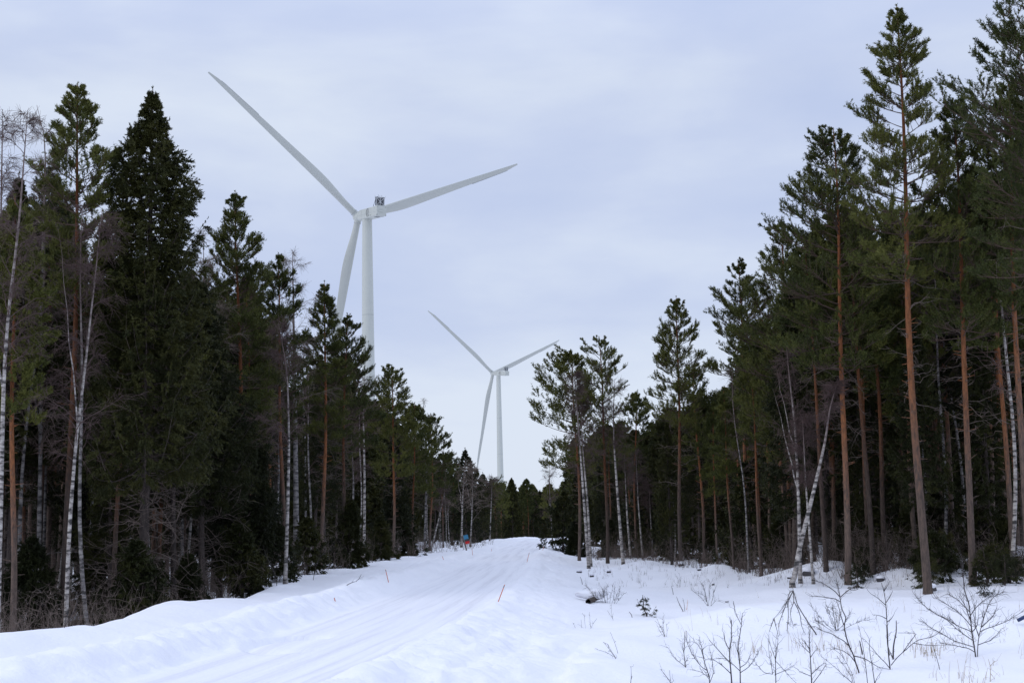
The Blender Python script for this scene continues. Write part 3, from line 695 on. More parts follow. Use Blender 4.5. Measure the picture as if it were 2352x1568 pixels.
for k_, (pts, d, r0, bk, tw, sp_, zc, fork, lod, lab) in enumerate(BIR):
    ax, base = traced_axis(pts, d, np.random.default_rng(k_)); OCC.append((base[0], d))
    plant('birch_tree', birch_meshes(300 + k_, 0, ax, r0, lod, sp_, zc, bk, tw, fork=fork), base, lab, 'birch tree', 'birches at the forest edges')

# --- trees behind the front rows, each one its own object, kept under the outline of the wood
ENV = np.array([(-700, 150), (-200, 380), (0, 470), (50, 430), (120, 430), (230, 470), (260, 560), (440, 620), (480, 640), (520, 600), (620, 650), (650, 690), (720, 760), (800, 830), (870, 930), (930, 980),
  (1000, 1050), (1060, 1100), (1140, 1130), (1200, 1150), (1255, 1140), (1290, 1040), (1340, 960), (1440, 980), (1480, 990), (1540, 930), (1600, 910), (1650, 900), (1750, 760), (1800, 660), (1850, 520), (1900, 440), (1980, 460), (2050, 480),
  (2120, 440), (2200, 400), (2250, 380), (2352, 230), (2600, 0), (3300, -200)], float)
prng = np.random.default_rng(42)
PR = {
 'pine': [pine_meshes(500 + i, 15., [.42, .5, .56, .48, .6][i], [1.6, 1.4, 1.8, 1.3, 1.5][i], 1, gap=.12) for i in range(5)],
 'spruce': [spruce_meshes(520 + i, 14., [.30, .42, .22, .36][i], [2.0, 2.1, 1.7, 2.2][i], 1, bare=2.0) for i in range(4)],
 'birch': [birch_meshes(540 + i, 13., None, None, 1, 1.6, .35, ['grey_bark', 'grey_bark', 'birch_bark', 'grey_bark'][i]) for i in range(4)],
 'pine_far': [pine_meshes(560 + i, 14., [.4, .5, .45][i], [2.0, 1.8, 2.3][i], 2, gap=.1) for i in range(3)],
 'spruce_far': [spruce_meshes(570 + i, 13., .06, [2.2, 2.5, 2.0][i], 2) for i in range(3)],
 'birch_far': [birch_meshes(580 + i, 12., None, None, 2, 1.6, .35) for i in range(2)],
}
H0 = dict(pine=15., spruce=14., birch=13., pine_far=14., spruce_far=13., birch_far=12.)
def left_edge(y): return xc(y) - np.interp(y, [20, 45, 60, 72, 85, 100, 140, 300], [8.6, 8.6, 8.4, 8.0, 6.2, 4.2, 3.4, 3.2])
def right_ok(x, y):
    t = x - xc(y)
    if y > 105: return t > 3.2
    return y > np.interp(x, [3.3, 5, 7.5, 8.5, 9.2, 10.5, 16, 30, 60], [100, 80, 73, 62, 53, 47, 43, 41, 39])
def occupied(x, y, r): return any((x - a) ** 2 + (y - b) ** 2 < r * r for a, b in OCC)
SIDE = {'left': 'left of the road', 'right': 'right of the road'}
counts = {}
def fill(side, y0, y1, n, mix, far=False, r=1.25, tries=9000, px0=-120, px1=2480):
    made = 0
    for _ in range(tries):
        if made >= n: break
        y = y0 + (y1 - y0) * prng.random() ** 1.0
        px = prng.uniform(px0, px1); x = (px - 1176) / F * y
        if side == 'left' and not x < left_edge(y): continue
        if side == 'right' and not (x > xc(y) and right_ok(x, y)): continue
        rr = r * (1 + y / 200)
        if occupied(x, y, rr): continue
        kind = prng.choice(['pine', 'spruce', 'birch'], p=mix)
        g = gz(x, y); H = prng.uniform(11.5, 17)
        if kind == 'spruce' and prng.random() < .45: H = prng.uniform(4, 10)
        if kind == 'birch': H *= .85
        for _k in range(14):
            tx, ty = project((x, y, g + H))
            if ty > np.interp(tx, ENV[:, 0], ENV[:, 1]) + 6: break
            H *= .94
        if H < 3.2: continue
        key = kind + ('_far' if far else '')
        v = PR[key][prng.integers(len(PR[key]))]
        zone = 'near' if y < 62 else ('mid' if y < 100 else 'far')
        desc = {'pine': 'slim pine', 'spruce': 'dark spruce', 'birch': 'thin bare birch'}[kind]
        where = {'near': 'standing deep behind the front trees', 'mid': 'in the crowded rows halfway down the forest', 'far': 'in the distant rows of the forest'}[zone]
        plant(kind + '_tree', v, (x, y, g), f'{desc} {where} {SIDE[side]}', kind + ' tree', f'{desc} trees {where} {SIDE[side]}', prng.random() * 6.28, H / H0[key])
        OCC.append((x, y)); made += 1
fill('left', 36, 62, 84, [.34, .34, .32], r=1.05, px1=700)
fill('left', 62, 100, 64, [.40, .28, .32], px0=-60, px1=1010)
fill('left', 100, 160, 44, [.36, .34, .30], True, px0=200, px1=1160)
fill('right', 44, 66, 84, [.68, .18, .14], r=1.05, px0=1640)
fill('right', 66, 100, 74, [.62, .20, .18], r=1.1, px0=1260)
fill('right', 100, 160, 46, [.50, .36, .14], True, px0=1250)
# the wood that closes the view where the road bends away
for k_ in range(46):
    y = prng.uniform(285, 380); px = 1095 + (1300 - 1095) * (k_ + prng.random()) / 46
    x = (px - 1176) / F * y
    g = gz(x, y); H = prng.uniform(11.5, 14.6)
    kind = prng.choice(['pine', 'spruce'], p=[.7, .3])
    v = PR[kind + '_far'][prng.integers(3)]
    plant(kind + '_tree', v, (x, y, g), f'far {kind} in the wood that closes the end of the road', kind + ' tree', f'far {kind} trees closing the end of the road', prng.random() * 6.28, H / H0[kind + '_far'])
# young spruces under the trees
YS = [spruce_meshes(600 + i, 3.0, .03, [1.1, .9, 1.2][i], 0 if i < 2 else 1, ragged=.2) for i in range(3)]
def young(px, py_base, d, h, lab, group):
    x = (px - 1176) / F * d; g = gz(x, d)
    plant('young_spruce', YS[prng.integers(3)], (x, d, g), lab, 'young spruce', group, prng.random() * 6.28, h / 3.0)
for px in range(300, 1010, 80):
    d = float(np.interp(px, [0, 330, 500, 660, 800, 900, 1010], [36, 37, 42, 50, 66, 76, 92])) + prng.uniform(0, 4)
    young(px + prng.uniform(-25, 25), 0, d, prng.uniform(1.4, 3.4), 'young spruce in the dark undergrowth along the left forest edge', 'young spruces along the left forest edge')
for px in range(1330, 2352, 74):
    d = float(np.interp(px, [1300, 1500, 1650, 1750, 1900, 2352], [90, 80, 68, 58, 48, 44])) + prng.uniform(0, 5)
    young(px + prng.uniform(-25, 25), 0, d, prng.uniform(1.0, 2.8), 'young spruce in the undergrowth along the right forest edge', 'young spruces along the right forest edge')

LOWS = [spruce_meshes(640 + i, 1.2, .02, [.7, .55][i], 0, power=.6, ragged=.3, sparse=True) for i in range(2)]
lr = np.random.default_rng(64)
for k_ in range(22):
    px = lr.uniform(1560, 2352); d = float(np.interp(px, [1300, 1500, 1650, 1750, 1900, 2352], [88, 78, 66, 56, 46, 42])) + lr.uniform(-1.5, 3)
    x = (px - 1176) / F * d
    if occupied(x, d, .5): continue
    plant('low_spruce', LOWS[k_ % 2], (x, d, gz(x, d)), 'knee high spruce poking out of the snow at the foot of the right forest', 'low spruce', 'knee high spruces at the foot of the right forest', lr.random() * 6.28, lr.uniform(.5, 1.1))

# --- the deep wood behind: nobody can count it
def deep_wood():
    rng = np.random.default_rng(9); mb = MB()
    tm, cm, _ = PR['spruce_far'][0]
    def arr(me):
        v = np.empty(len(me.vertices) * 3, np.float32); me.vertices.foreach_get('co', v)
        q = np.empty(len(me.loops), np.int32); me.loops.foreach_get('vertex_index', q)
        lt = np.empty(len(me.polygons), np.int32); me.polygons.foreach_get('loop_total', lt)
        return v.reshape(-1, 3), q, lt
    src = []
    for key in ('spruce_far', 'pine_far'):
        for (a, b, c) in PR[key][:2]:
            v, q, lt = arr(b); v2, q2, lt2 = arr(a)
            src.append((v, q.reshape(-1, 4) if (lt == 4).all() else None, v2, q2, lt2))
    spots = []
    for side, n in (('left', 210), ('right', 230)):
        c = 0
        while c < n:
            y = rng.uniform(76, 200)
            px = rng.uniform(-260, 1150) if side == 'left' else rng.uniform(1270, 2700)
            x = (px - 1176) / F * y
            if side == 'left':
                if not x < left_edge(y) - np.interp(y, [60, 110, 200], [9, 7, 4]): continue
            else:
                if not (x > xc(y) + (8 if y < 100 else 4.5) and right_ok(x, y - 16)): continue
            spots.append((x, y)); c += 1
    for k in range(150):
        y = rng.uniform(190, 420); spots.append(((rng.uniform(1285, 1800) - 1176) / F * y, y))
    for k in range(60):
        y = rng.uniform(190, 400); spots.append(((rng.uniform(700, 1110) - 1176) / F * y, y))
    for k in range(70):
        y = rng.uniform(390, 480); spots.append(((rng.uniform(1080, 1310) - 1176) / F * y, y))
    for x, y in spots:
        k = rng.integers(len(src)) if y < 380 else 0; v, q, v2, q2, lt2 = src[k]
        g = gz(x, y); H = rng.uniform(8, 15)
        for _ in range(14):
            tx, ty = project((x, y, g + H))
            if ty > np.interp(tx, ENV[:, 0], ENV[:, 1]) + 14: break
            H *= .93
        s = H / 13.5; a = rng.random() * 6.28; R = np.array([[math.cos(a), -math.sin(a), 0], [math.sin(a), math.cos(a), 0], [0, 0, 1]])
        W = np.array([s * 1.25, s * 1.25, s])
        mb.quads((v * W) @ R.T + [x, y, g], q, 0)
        keep = lt2 == 4
        mb.quads((v2 * W) @ R.T + [x, y, g], q2[:int(keep.sum()) * 4].reshape(-1, 4), 1)
    o = link('forest', mb.mesh('forest', [M['spruce'], M['spruce_bark']]))
    tag(o, 'deep dark wood behind the counted trees on both sides', 'forest', kind='stuff')
deep_wood()

# --- brushwood along the forest edges
def brush(name, label, spots, seed, hmin, hmax, m, per=5, r=.008):
    rng = np.random.default_rng(seed); mb = MB(); P_, R_ = [], []
    for (x, y) in spots:
        g = gz(x, y)
        for q in range(per):
            h = rng.uniform(hmin, hmax); a = rng.random() * 6.28; l = rng.uniform(.1, .6) * h
            s = np.linspace(0, 1, 5)
            p = np.array([x, y, g - .05]) + rng.normal(0, .12, 3) * [1, 1, 0] + np.stack([math.cos(a) * l * s, math.sin(a) * l * s, h * (s - .25 * s ** 2 * rng.random())], -1)
            p[1:] += rng.normal(0, .05, (4, 3)) * h; P_.append(p); R_.append(r * (1.1 - s))
            for w in range(3):
                f = rng.integers(1, 5); d = rng.normal(0, 1, 3); d[2] = abs(d[2]) * .8; d /= np.linalg.norm(d); l2 = h * rng.uniform(.15, .4)
                P_.append(p[f] + d * (l2 * s)[:, None] + rng.normal(0, .01, (5, 3)) * np.minimum(s * 5, 1)[:, None]); R_.append(r * .6 * (1.1 - s))
    tubes(mb, np.array(P_), np.array(R_), 3)
    return tag(link(name, mb.mesh(name, [m])), label, name.replace('_', ' '), kind='stuff')
br = np.random.default_rng(77); spots = []
while len(spots) < 620:
    y = br.uniform(30, 110); px = br.uniform(-60, 1130); x = (px - 1176) / F * y
    e = left_edge(y)
    if e - 7 < x < e + .9 + (1.6 if y > 34 else 0) * br.random() : spots.append((x, y))
while len(spots) < 1050:
    y = br.uniform(40, 100); px = br.uniform(1270, 2400); x = (px - 1176) / F * y
    if right_ok(x, y) and not right_ok(x, y - 7): spots.append((x, y))
brush('undergrowth', 'tangle of dark leafless brushwood at the feet of the forest edge trees', spots, 5, .5, 1.7, M['dead'])

# needles, cones and fallen twigs on the snow under the trees
lt = np.random.default_rng(31); P_, R_ = [], []
while len(P_) < 5200:
    y = lt.uniform(30, 100); px = lt.uniform(-60, 2400); x = (px - 1176) / F * y
    ok = (x < left_edge(y) + 1.6) if x < xc(y) else (right_ok(x, y + 2.2))
    if not ok: continue
    g = gz(x, y); a = lt.random() * 6.28; l = lt.uniform(.03, .30) * (1 if lt.random() < .25 else .4)
    d = np.array([math.cos(a), math.sin(a), lt.uniform(-.05, .35)]) * l
    P_.append(np.array([[x, y, g], [x, y, g] + d * .5 + lt.normal(0, .1 * l, 3), [x, y, g + .005] + d])); R_.append(np.array([1, .8, .5]) * lt.uniform(.004, .012))
mb = MB(); tubes(mb, np.array(P_), np.array(R_), 3)
tag(link('forest_litter', mb.mesh('forest_litter', [M['dead']])), 'fallen twigs, cones and bark flakes on the snow under the trees', 'litter', kind='stuff')

# ------------------------------------------------------------------ wind turbines
def blade_mesh(R):
    n, k = 60, 20
    s = np.linspace(0, 1, n); r = 1.6 + s * (R - 1.6)
    chord = np.interp(s, [0, .04, .09, .16, .24, .32, .5, .75, .9, .97, .99, 1], [2.5, 2.55, 2.85, 3.6, 4.05, 3.85, 3.15, 2.3, 1.75, 1.25, .85, .3])
    chord = np.convolve(np.pad(chord, 2, mode='edge'), np.ones(5) / 5, 'valid')
    thick = np.interp(s, [0, .05, .12, .25, .5, 1], [1.0, .93, .62, .36, .24, .16])
    thick = np.convolve(np.pad(thick, 2, mode='edge'), np.ones(5) / 5, 'valid') * chord
    circ = np.interp(s, [0, .04, .16], [1, .95, 0])
    a = np.arange(k) * 2 * np.pi / k
    cx = np.cos(a); cy = np.sin(a)
    V = []
    for i in range(n):
        # aerofoil: x along chord (leading edge +), tapered to the trailing edge
        tx = cx; ty = cy * (circ[i] + (1 - circ[i]) * (.12 + np.sqrt(np.clip((cx + 1) / 2, 0, 1)) * 1.05))
        offs = 1.25 * (1 - s[i]) - chord[i] / 2               # leading edge runs straight, the bulge is on the trailing side
        tw = math.radians(np.interp(s[i], [0, .2, .6, 1], [16, 12, 3, -1]))
        X = tx * chord[i] / 2 + offs; Y = ty * thick[i] / 2
        x2 = X * math.cos(tw) - Y * math.sin(tw); y2 = X * math.sin(tw) + Y * math.cos(tw)
        bend = 3.0 * s[i] ** 2.2
        V.append(np.stack([x2, y2 + bend * .0, np.full(k, r[i])], -1))
    V = np.array(V); mb = MB(); i = np.arange(n * k).reshape(n, k); j = np.roll(i, -1, 1)
    mb.quads(V, np.stack([i[:-1], j[:-1], j[1:], i[1:]], -1))
    return mb.mesh('blade', [M['turbine_blade']])
def serration_mesh(R):
    mb = MB(); n = 60
    for q in range(n):
        s = .69 + .24 * q / n; r = 1.6 + s * (R - 1.6); c = float(np.interp(s, [.5, .75, .9, .97], [3.15, 2.3, 1.75, 1.25]))
        x = 1.25 * (1 - s) - c - .02; w = .24 * (R - 1.6) / n * .5
        mb.tris([[x + .03, .02, r - w], [x + .03, .02, r + w], [x - .26, .0, r], [x + .03, -.02, r - w], [x + .03, -.02, r + w], [x - .26, -.01, r]], [[0, 1, 2], [4, 3, 5]])
    return mb.mesh('serration', [M['seam']])
def lathe(mb, prof, k=32, m=0, axis='z'):
    a = np.arange(k) * 2 * np.pi / k; V = []
    for h, r in prof:
        c = np.stack([np.cos(a) * r, np.sin(a) * r, np.full(k, h)], -1)
        if axis == 'y': c = c[:, [0, 2, 1]] * [1, 1, 1]
        V.append(c)
    V = np.array(V); n = len(prof); i = np.arange(n * k).reshape(n, k); j = np.roll(i, -1, 1)
    mb.quads(V, np.stack([i[:-1], j[:-1], j[1:], i[1:]], -1) if axis == 'z' else np.stack([i[:-1], i[1:], j[1:], j[:-1]], -1), m)
def make_turbine(hubP, theta, tilt, az, R, cone, label, share=None, zb=None):
    """hubP world position of the rotor centre, theta yaw of the rotor axis"""
    root = thing('wind_turbine', (0, 0, 0), label, 'wind turbine', 'wind turbines above the forest')
    a = np.array([-math.sin(theta), math.cos(theta), 0]); OV = 8.3           # rotor centre ahead of the tower axis
    tw = np.array([hubP[0], hubP[1], 0]) - a * OV * math.cos(tilt)
    g = -8.0 if zb is None else zb; root.location = (tw[0], tw[1], g)
    root.rotation_euler = (0, 0, theta)                                       # local +Y = rotor axis (away from camera)
    hz = hubP[2] - g
    top = hz - 2.15 - OV * math.sin(tilt)
    key = None
    if share is None:
        S = {}
        mb = MB(); prof = [(-1.0, 1.45), (-.999, 1.45)]
        prof = [(top * u, 3.15 - (3.15 - 1.93) * u ** 1.0) for u in np.linspace(0, 1, 40)] + [(top + .25, 1.97), (top + .35, 1.8)]
        lathe(mb, prof, 48); S['tower'] = mb.mesh('tower', [M['turbine']])
        mb = MB()
        for u in (.22, .45, .70):
            h = top * u; r = 3.15 - 1.22 * u + .012; lathe(mb, [(h - .05, r), (h + .05, r)], 48)
        S['seam'] = mb.mesh('seam', [M['seam']])
        # nacelle, local: x across, y along the axis, z up, origin at the rotor centre height above the tower
        mb = MB(); L0, L1, W, Hh = -13.2, 4.4, 2.1, 1.98
        sec = []
        for y, w, zt, zb_ in [(L0, W * .97, Hh * .97, -Hh * .93), (L0 + .25, W, Hh, -Hh), (-4.5, W, Hh, -Hh), (-.5, W, Hh * .98, -Hh), (3.2, W * .98, Hh * .96, -Hh), (L1, W * .90, Hh * .86, -Hh * .95)]:
            c = .28
            sec.append([[-w + c, y, zb_], [w - c, y, zb_], [w, y, zb_ + c], [w, y, zt - c], [w - c, y, zt], [-w + c, y, zt], [-w, y, zt - c], [-w, y, zb_ + c]])
        sec = np.array(sec); n = len(sec); i = np.arange(n * 8).reshape(n, 8); j = np.roll(i, -1, 1)
        mb.quads(sec, np.stack([i[:-1], j[:-1], j[1:], i[1:]], -1))
        for row, o in ((0, 0), (n - 1, 1)):
            v = sec[row]; mb.quads(v, [[0, 1, 2, 7], [7, 2, 3, 6], [6, 3, 4, 5]] if not o else [[7, 2, 1, 0], [6, 3, 2, 7], [5, 4, 3, 6]])
        S['nacelle'] = mb.mesh('nacelle', [M['turbine']], smooth=False)
        mb = MB()   # panel joints on both flanks
        for sx in (-1, 1):
            for y in (-11.0, -7.9, -2.4, .8): mb.box((sx * (W + .004), y, 0), (.012, .05, Hh * 1.75))
            mb.box((sx * (W + .005), -4.4, -.35), (.012, 16.0, .05))
        S['panel_joint'] = mb.mesh('panel_joint', [M['seam']], smooth=False)
        mb = MB(); mb.box((0, L0 - .14, -.15), (2.6, .3, .55)); S['rear_vent'] = mb.mesh('rear_vent', [M['turbine']], smooth=False)
        mb = MB(); mb.box((0, -9.3, -Hh - .02), (1.9, 2.2, .06)); mb.box((0, -12.0, -Hh - .02), (3.0, .35, .06)); S['hatch'] = mb.mesh('hatch', [M['dark']], smooth=False)
        mb = MB()
        for sx in (-1, 1):
            mb.box((sx * 1.65, L0 - .04, Hh - .45), (.16, .1, .2)); mb.box((sx * 1.9, L0 - .02, -Hh + .35), (.16, .1, .5))
        S['lamp'] = mb.mesh('lamp', [M['dark']], smooth=False)
        # cooler standing on the roof
        mb = MB(); cy = -11.5; cz = Hh + 1.75; mb.box((0, cy, cz), (3.7, .55, 3.1)); mb.box((0, cy - .02, cz + 1.62), (4.1, .9, .12))
        for sx in (-1.2, 1.2): mb.box((sx, cy, Hh + .12), (.25, .5, .4))
        S['cooler'] = mb.mesh('cooler', [M['dark']], smooth=False)
        mb = MB(); fy = cy - .31
        for sx in (-1.62, 0, 1.62): mb.box((sx, fy, cz), (.20, .08, 3.05))
        for zz in (1.45, -1.45): mb.box((0, fy, cz + zz), (3.5, .075, .17))
        for sg in (-1, 1):
            an = math.atan2(2.9, 3.2) * sg; c, s = math.cos(an), math.sin(an)
            mb.box((0, fy - .05 - .01 * sg, cz), (4.25, .06, .17), 0, [[c, 0, -s], [0, 1, 0], [s, 0, c]])
        S['cooler_frame'] = mb.mesh('cooler_frame', [M['frame']], smooth=False)
        mb = MB()
        for sx in (-1.6, 1.6): tubes(mb, np.array([[sx, cy + .3, cz + 1.3], [sx, cy + 2.6, Hh]]), np.array([.09, .09]), 6)
        S['cooler_strut'] = mb.mesh('cooler_strut', [M['dark']])
        mb = MB()
        for x_, h_ in ((-.75, 1.1), (.75, 1.0)): tubes(mb, np.array([[x_, cy, cz + 1.6], [x_, cy, cz + 1.7 + h_]]), np.array([.06, .05]), 6)
        for x_, t_ in ((-1.9, -.4), (1.9, .55)): tubes(mb, np.array([[x_, cy, cz + 1.6], [x_ + t_, cy, cz + 2.4]]), np.array([.045, .03]), 5)
        for x_ in (-1.2, 1.3): mb.box((x_, cy, cz + 1.78), (.4, .4, .22))
        tubes(mb, np.array([[-.05, cy, cz + 1.6], [-.05, cy, cz + 2.2]]), np.array([.05, .05]), 5); mb.box((-.05, cy, cz + 2.22), (.55, .06, .06))
        S['wind_sensor'] = mb.mesh('wind_sensor', [M['dark']])
        # emblem: a ring open to the right with a profile line and five waves
        mb = MB(); xf = -W - .03; c0 = np.array([-5.2, .05])    # y (along), z
        def st2(pts, r=.055):
            p = np.array([[xf, c0[0] - u, c0[1] + v] for u, v in pts]); tubes(mb, p, np.full(len(p), r), 5)
        an = np.linspace(math.radians(62), math.radians(312), 26)
        st2([(-.35 + 1.25 * math.cos(t), 1.55 * math.sin(t)) for t in an], .065)
        for w in range(5):
            z0 = 1.25 - w * .52
            u = np.linspace(-1.1 if w > 0 else -.9, 1.15, 16); st2([(q, z0 + .16 * math.sin(q * 4.6 + 1.0)) for q in u], .055)
        st2([(-.95, .35), (-1.1, .05), (-.85, -.1), (-1.0, -.35), (-.75, -.5), (-.8, -.85), (-.4, -1.1)], .055)
        for q, wd in ((.55, .42), (2.0, .28), (2.75, .28)): mb.box((xf, c0[0] - q, c0[1] - 1.35), (.06, wd, .28))
        S['emblem'] = mb.mesh('emblem', [M['mark']])
        mb = MB(); lathe(mb, [(-4.0, 1.6), (-1.8, 1.85), (-1.6, 1.95), (-.6, 2.15), (.8, 2.1), (1.9, 1.65), (2.6, 1.0), (2.95, .35), (3.0, .01)], 32, axis='y')
        for q in range(3):
            A = az + q * 2 * math.pi / 3; dv = np.array([math.cos(A), 0, math.sin(A)])
            tubes(mb, np.array([dv * .4, dv * 1.5, dv * 2.55]), np.array([1.5, 1.45, 1.38]), 24)
        S['hub'] = mb.mesh('hub', [M['turbine']])
        mb = MB()
        for q in range(3):
            A = az + q * 2 * math.pi / 3; dv = np.array([math.cos(A), 0, math.sin(A)]); tubes(mb, np.array([dv * 2.45, dv * 2.62]), np.array([1.43, 1.43]), 24)
        S['blade_collar'] = mb.mesh('blade_collar', [M['frame']])
        S['blade'] = blade_mesh(R); S['serration'] = serration_mesh(R); share = S
        mb = MB(); S['R'] = R
    S = share
    tower = link('tower', S['tower'], root); link('seam', S['seam'], tower)
    nz = Matrix.Translation((0, 0, hz - OV * math.sin(tilt))) @ Matrix.Rotation(tilt, 4, 'X')
    na = link('nacelle', S['nacelle'], root); na.matrix_local = nz
    for k in ('panel_joint', 'rear_vent', 'hatch', 'lamp', 'emblem', 'wind_sensor'): link(k, S[k], na)
    co = link('cooler', S['cooler'], root); co.matrix_local = nz
    for k in ('cooler_frame', 'cooler_strut'): link(k, S[k], co)
    hm = nz @ Matrix.Translation((0, OV, 0))
    hub = link('hub', S['hub'], root); hub.matrix_local = hm; link('blade_collar', S['blade_collar'], hub)
    for q in range(3):
        A = az + q * 2 * math.pi / 3
        # local blade: +Z along the span, +X leading edge (towards increasing angle), Y along the axis
        span = Vector((math.cos(A) * math.cos(cone), math.sin(cone), math.sin(A) * math.cos(cone)))
        lead = Vector((-math.sin(A), 0, math.cos(A)))
        nrm = span.cross(lead)
        bm = Matrix(((lead.x, nrm.x, span.x, 0), (lead.y, nrm.y, span.y, 0), (lead.z, nrm.z, span.z, 0), (0, 0, 0, 1)))
        b = link('blade', S['blade'], root); b.matrix_local = hm @ bm @ Matrix.Scale(R / S['R'], 4)
        link('serration', S['serration'], b)
    return S
hub1 = at(823, 498, 560)
SH = make_turbine(hub1, .540, .085, .383, 80.6, .025, 'large white wind turbine behind the left pines, nearest of two', None, -6.0)
hub2 = at(1132, 857, 1270)
make_turbine(hub2, .655, .098, .416, 86.5, .055, 'smaller distant white wind turbine above the end of the road', SH, hub2[2] - (hub1[2] + 6.0))

# ------------------------------------------------------------------ stakes and marker
def stake(x0, y0, x1, y1, lab, r=.011, cap=False):
    """foot pixel and top pixel"""
    P = pix_ground(x0, y0); T = at(x1, y1, P[1]); v = T - P; h = float(np.linalg.norm(v))
    o = thing('marker_stake', P, lab, 'snow stake', 'orange snow stakes along the road')
    mb = MB(); tubes(mb, np.array([-v / h * .3, v * .5, v]), np.array([r, r, r * .9]), 8, 0, True); link('pole', mb.mesh('pole', [M['stake']]), o)
    mb = MB(); tubes(mb, np.array([v * .82, v * .94]), np.array([r * 1.15, r * 1.15]), 8, 0, True); link('reflector', mb.mesh('reflector', [M['stake_cap']]), o)
def c5(x, y=None):
    if y is None: x, y = x
    return 574.2 + x * .3174, 1205.9 + y * .3174
for (a, b, lab) in [((1798, 548), (1843, 428), 'orange stake leaning right beside the trodden turning place, largest of the stakes'),
                    ((2004, 266), (2021, 197), 'orange stake on the right shoulder halfway to the crest'),
                    ((2119, 180), (2126, 146), 'small orange stake near the crest on the right shoulder'),
                    ((1001, 409), (981, 318), 'dark topped orange stake leaning left on the left snow bank'),
                    ((615, 546), (610, 522), 'short stake tip sticking out of the left snow bank'),
                    ((1611, 213), (1606, 165), 'thin stake on the left bank next to the blue and red marker'),
                    ((1749, 188), (1747, 170), 'tiny stake on the left bank before the crest'),
                    ((1397, 239), (1392, 223), 'reddish stake tip on the left bank below the birches')]:
    f = c5(*a); t = c5(*b); stake(f[0], f[1], t[0], t[1], lab)
P = pix_ground(1072, 1262); y0 = P[1]; k = y0 / F
o = thing('trail_marker', P, 'leaning grey post with blue panel and red panel at the left forest edge', 'marker post')
mb = MB(); a = math.radians(-12); c, s = math.cos(a), math.sin(a); Rm = [[c, 0, s], [0, 1, 0], [-s, 0, c]]
hp = 33 * k; mb.box((-math.sin(-a) * hp * .5, 0, hp * .5 * c - .1), (.10, .05, hp + .25), 0, Rm); link('post', mb.mesh('post', [M['plank']], False), o)
for nm, u, w, h, m_, dx in (('blue_panel', .86, .29, .28, 'blue', .13), ('lower_panel', .66, .26, .15, 'dark', .15), ('red_panel', .50, .27, .17, 'red', .15)):
    mb = MB(); mb.box((-math.sin(-a) * hp * u + dx, -.06, hp * u), (w, .035, h), 0, Rm); link(nm, mb.mesh(nm, [M[m_]], False), o)

# ------------------------------------------------------------------ bare saplings in the foreground
def c3(p): return 1722.7 + p[0] * .2676, 1263.3 + p[1] * .2676
def c2(p): return 1263.3 + p[0] * .2442, 1263.3 + p[1] * .2442
def sapling(lab, strands, conv, r=.012, twigs=4, seed=0, m='shrub', base=None, tl=.22, cat='sapling', name='bare_sapling', group='bare saplings in the snow field'):
    """strands are picture polylines; first point of the first strand is the foot"""
    rng = np.random.default_rng(seed)
    b = conv(strands[0][0]) if base is None else base
    P0 = pix_ground(b[0], min(b[1], 1572)) if b[1] < 1575 else pix_ground(b[0], b[1])
    o = thing(name, P0, lab, cat, group); mb = MB(); made = {}
    for si, sg in enumerate(strands):
        q = [conv(p) for p in sg]; key0 = sg[0]
        y = P0[1] if si == 0 else made.get(key0, P0[1]); pts = []; dy = rng.normal(0, .16)
        L_ = len(q)
        for i, (px, py) in enumerate(q):
            yy = y + (dy * i / max(1, L_ - 1) * (1 if si else .3)) * .8
            w = at(px, py, yy) - P0; pts.append(w); made.setdefault(sg[i], yy)
        pts = np.array(pts)
        if si == 0: pts = np.vstack([pts[0] - [0, 0, .15], pts])
        # resample smoothly
        dl = np.r_[0, np.cumsum(np.linalg.norm(np.diff(pts, axis=0), axis=1))]; n = max(6, len(pts) * 3)
        s = np.linspace(0, dl[-1], n); Q = np.stack([np.interp(s, dl, pts[:, c]) for c in range(3)], -1)
        Q[1:-1] = (Q[:-2] + Q[1:-1] * 2 + Q[2:]) / 4
        rr = (r if si == 0 else r * .62) * .62 * (.35 + .65 * (1 - s / dl[-1]) ** .7)
        tubes(mb, Q, np.maximum(rr, .0026), 6, 0, True)
        nt_ = int(twigs * dl[-1] / .36)
        for _ in range(nt_):
            f = rng.integers(n // 4, n); dd = Q[min(f, n - 1)] - Q[max(0, f - 2)]; dd /= max(1e-6, np.linalg.norm(dd)); dd = dd + rng.normal(0, .6, 3); dd[2] += .25; dd /= np.linalg.norm(dd)
            l = rng.uniform(.3, 1) * tl; sp = np.linspace(0, 1, 5)
            T = Q[min(f, n - 1)] + dd * (l * sp)[:, None] + rng.normal(0, .012, (5, 3)) * np.minimum(sp * 5, 1)[:, None]
            tubes(mb, T, .0026 * (1.1 - sp * .7), 4)
    mb_me = mb.mesh('stem', [M[m]])
    link('stem', mb_me, o)
    return o
sapling('broken sapling bent into a pointed arch with hanging boughs', [
  [(575, 725), (520, 650), (450, 540), (400, 455), (385, 390), (370, 345)],
  [(370, 345), (350, 385), (320, 430), (290, 480), (240, 545), (205, 585)], [(205, 585), (222, 650), (240, 715)], [(205, 585), (185, 640), (165, 695)],
  [(370, 345), (325, 440), (330, 560), (320, 650), (324, 722)], [(320, 430), (292, 510), (268, 570), (245, 640), (250, 712)], [(370, 345), (378, 440), (345, 520), (352, 590), (372, 640)],
  [(370, 345), (345, 350), (325, 400), (318, 470)], [(378, 440), (410, 500), (432, 560), (440, 640), (460, 690), (490, 745)]], c3, .022, 5, 1)
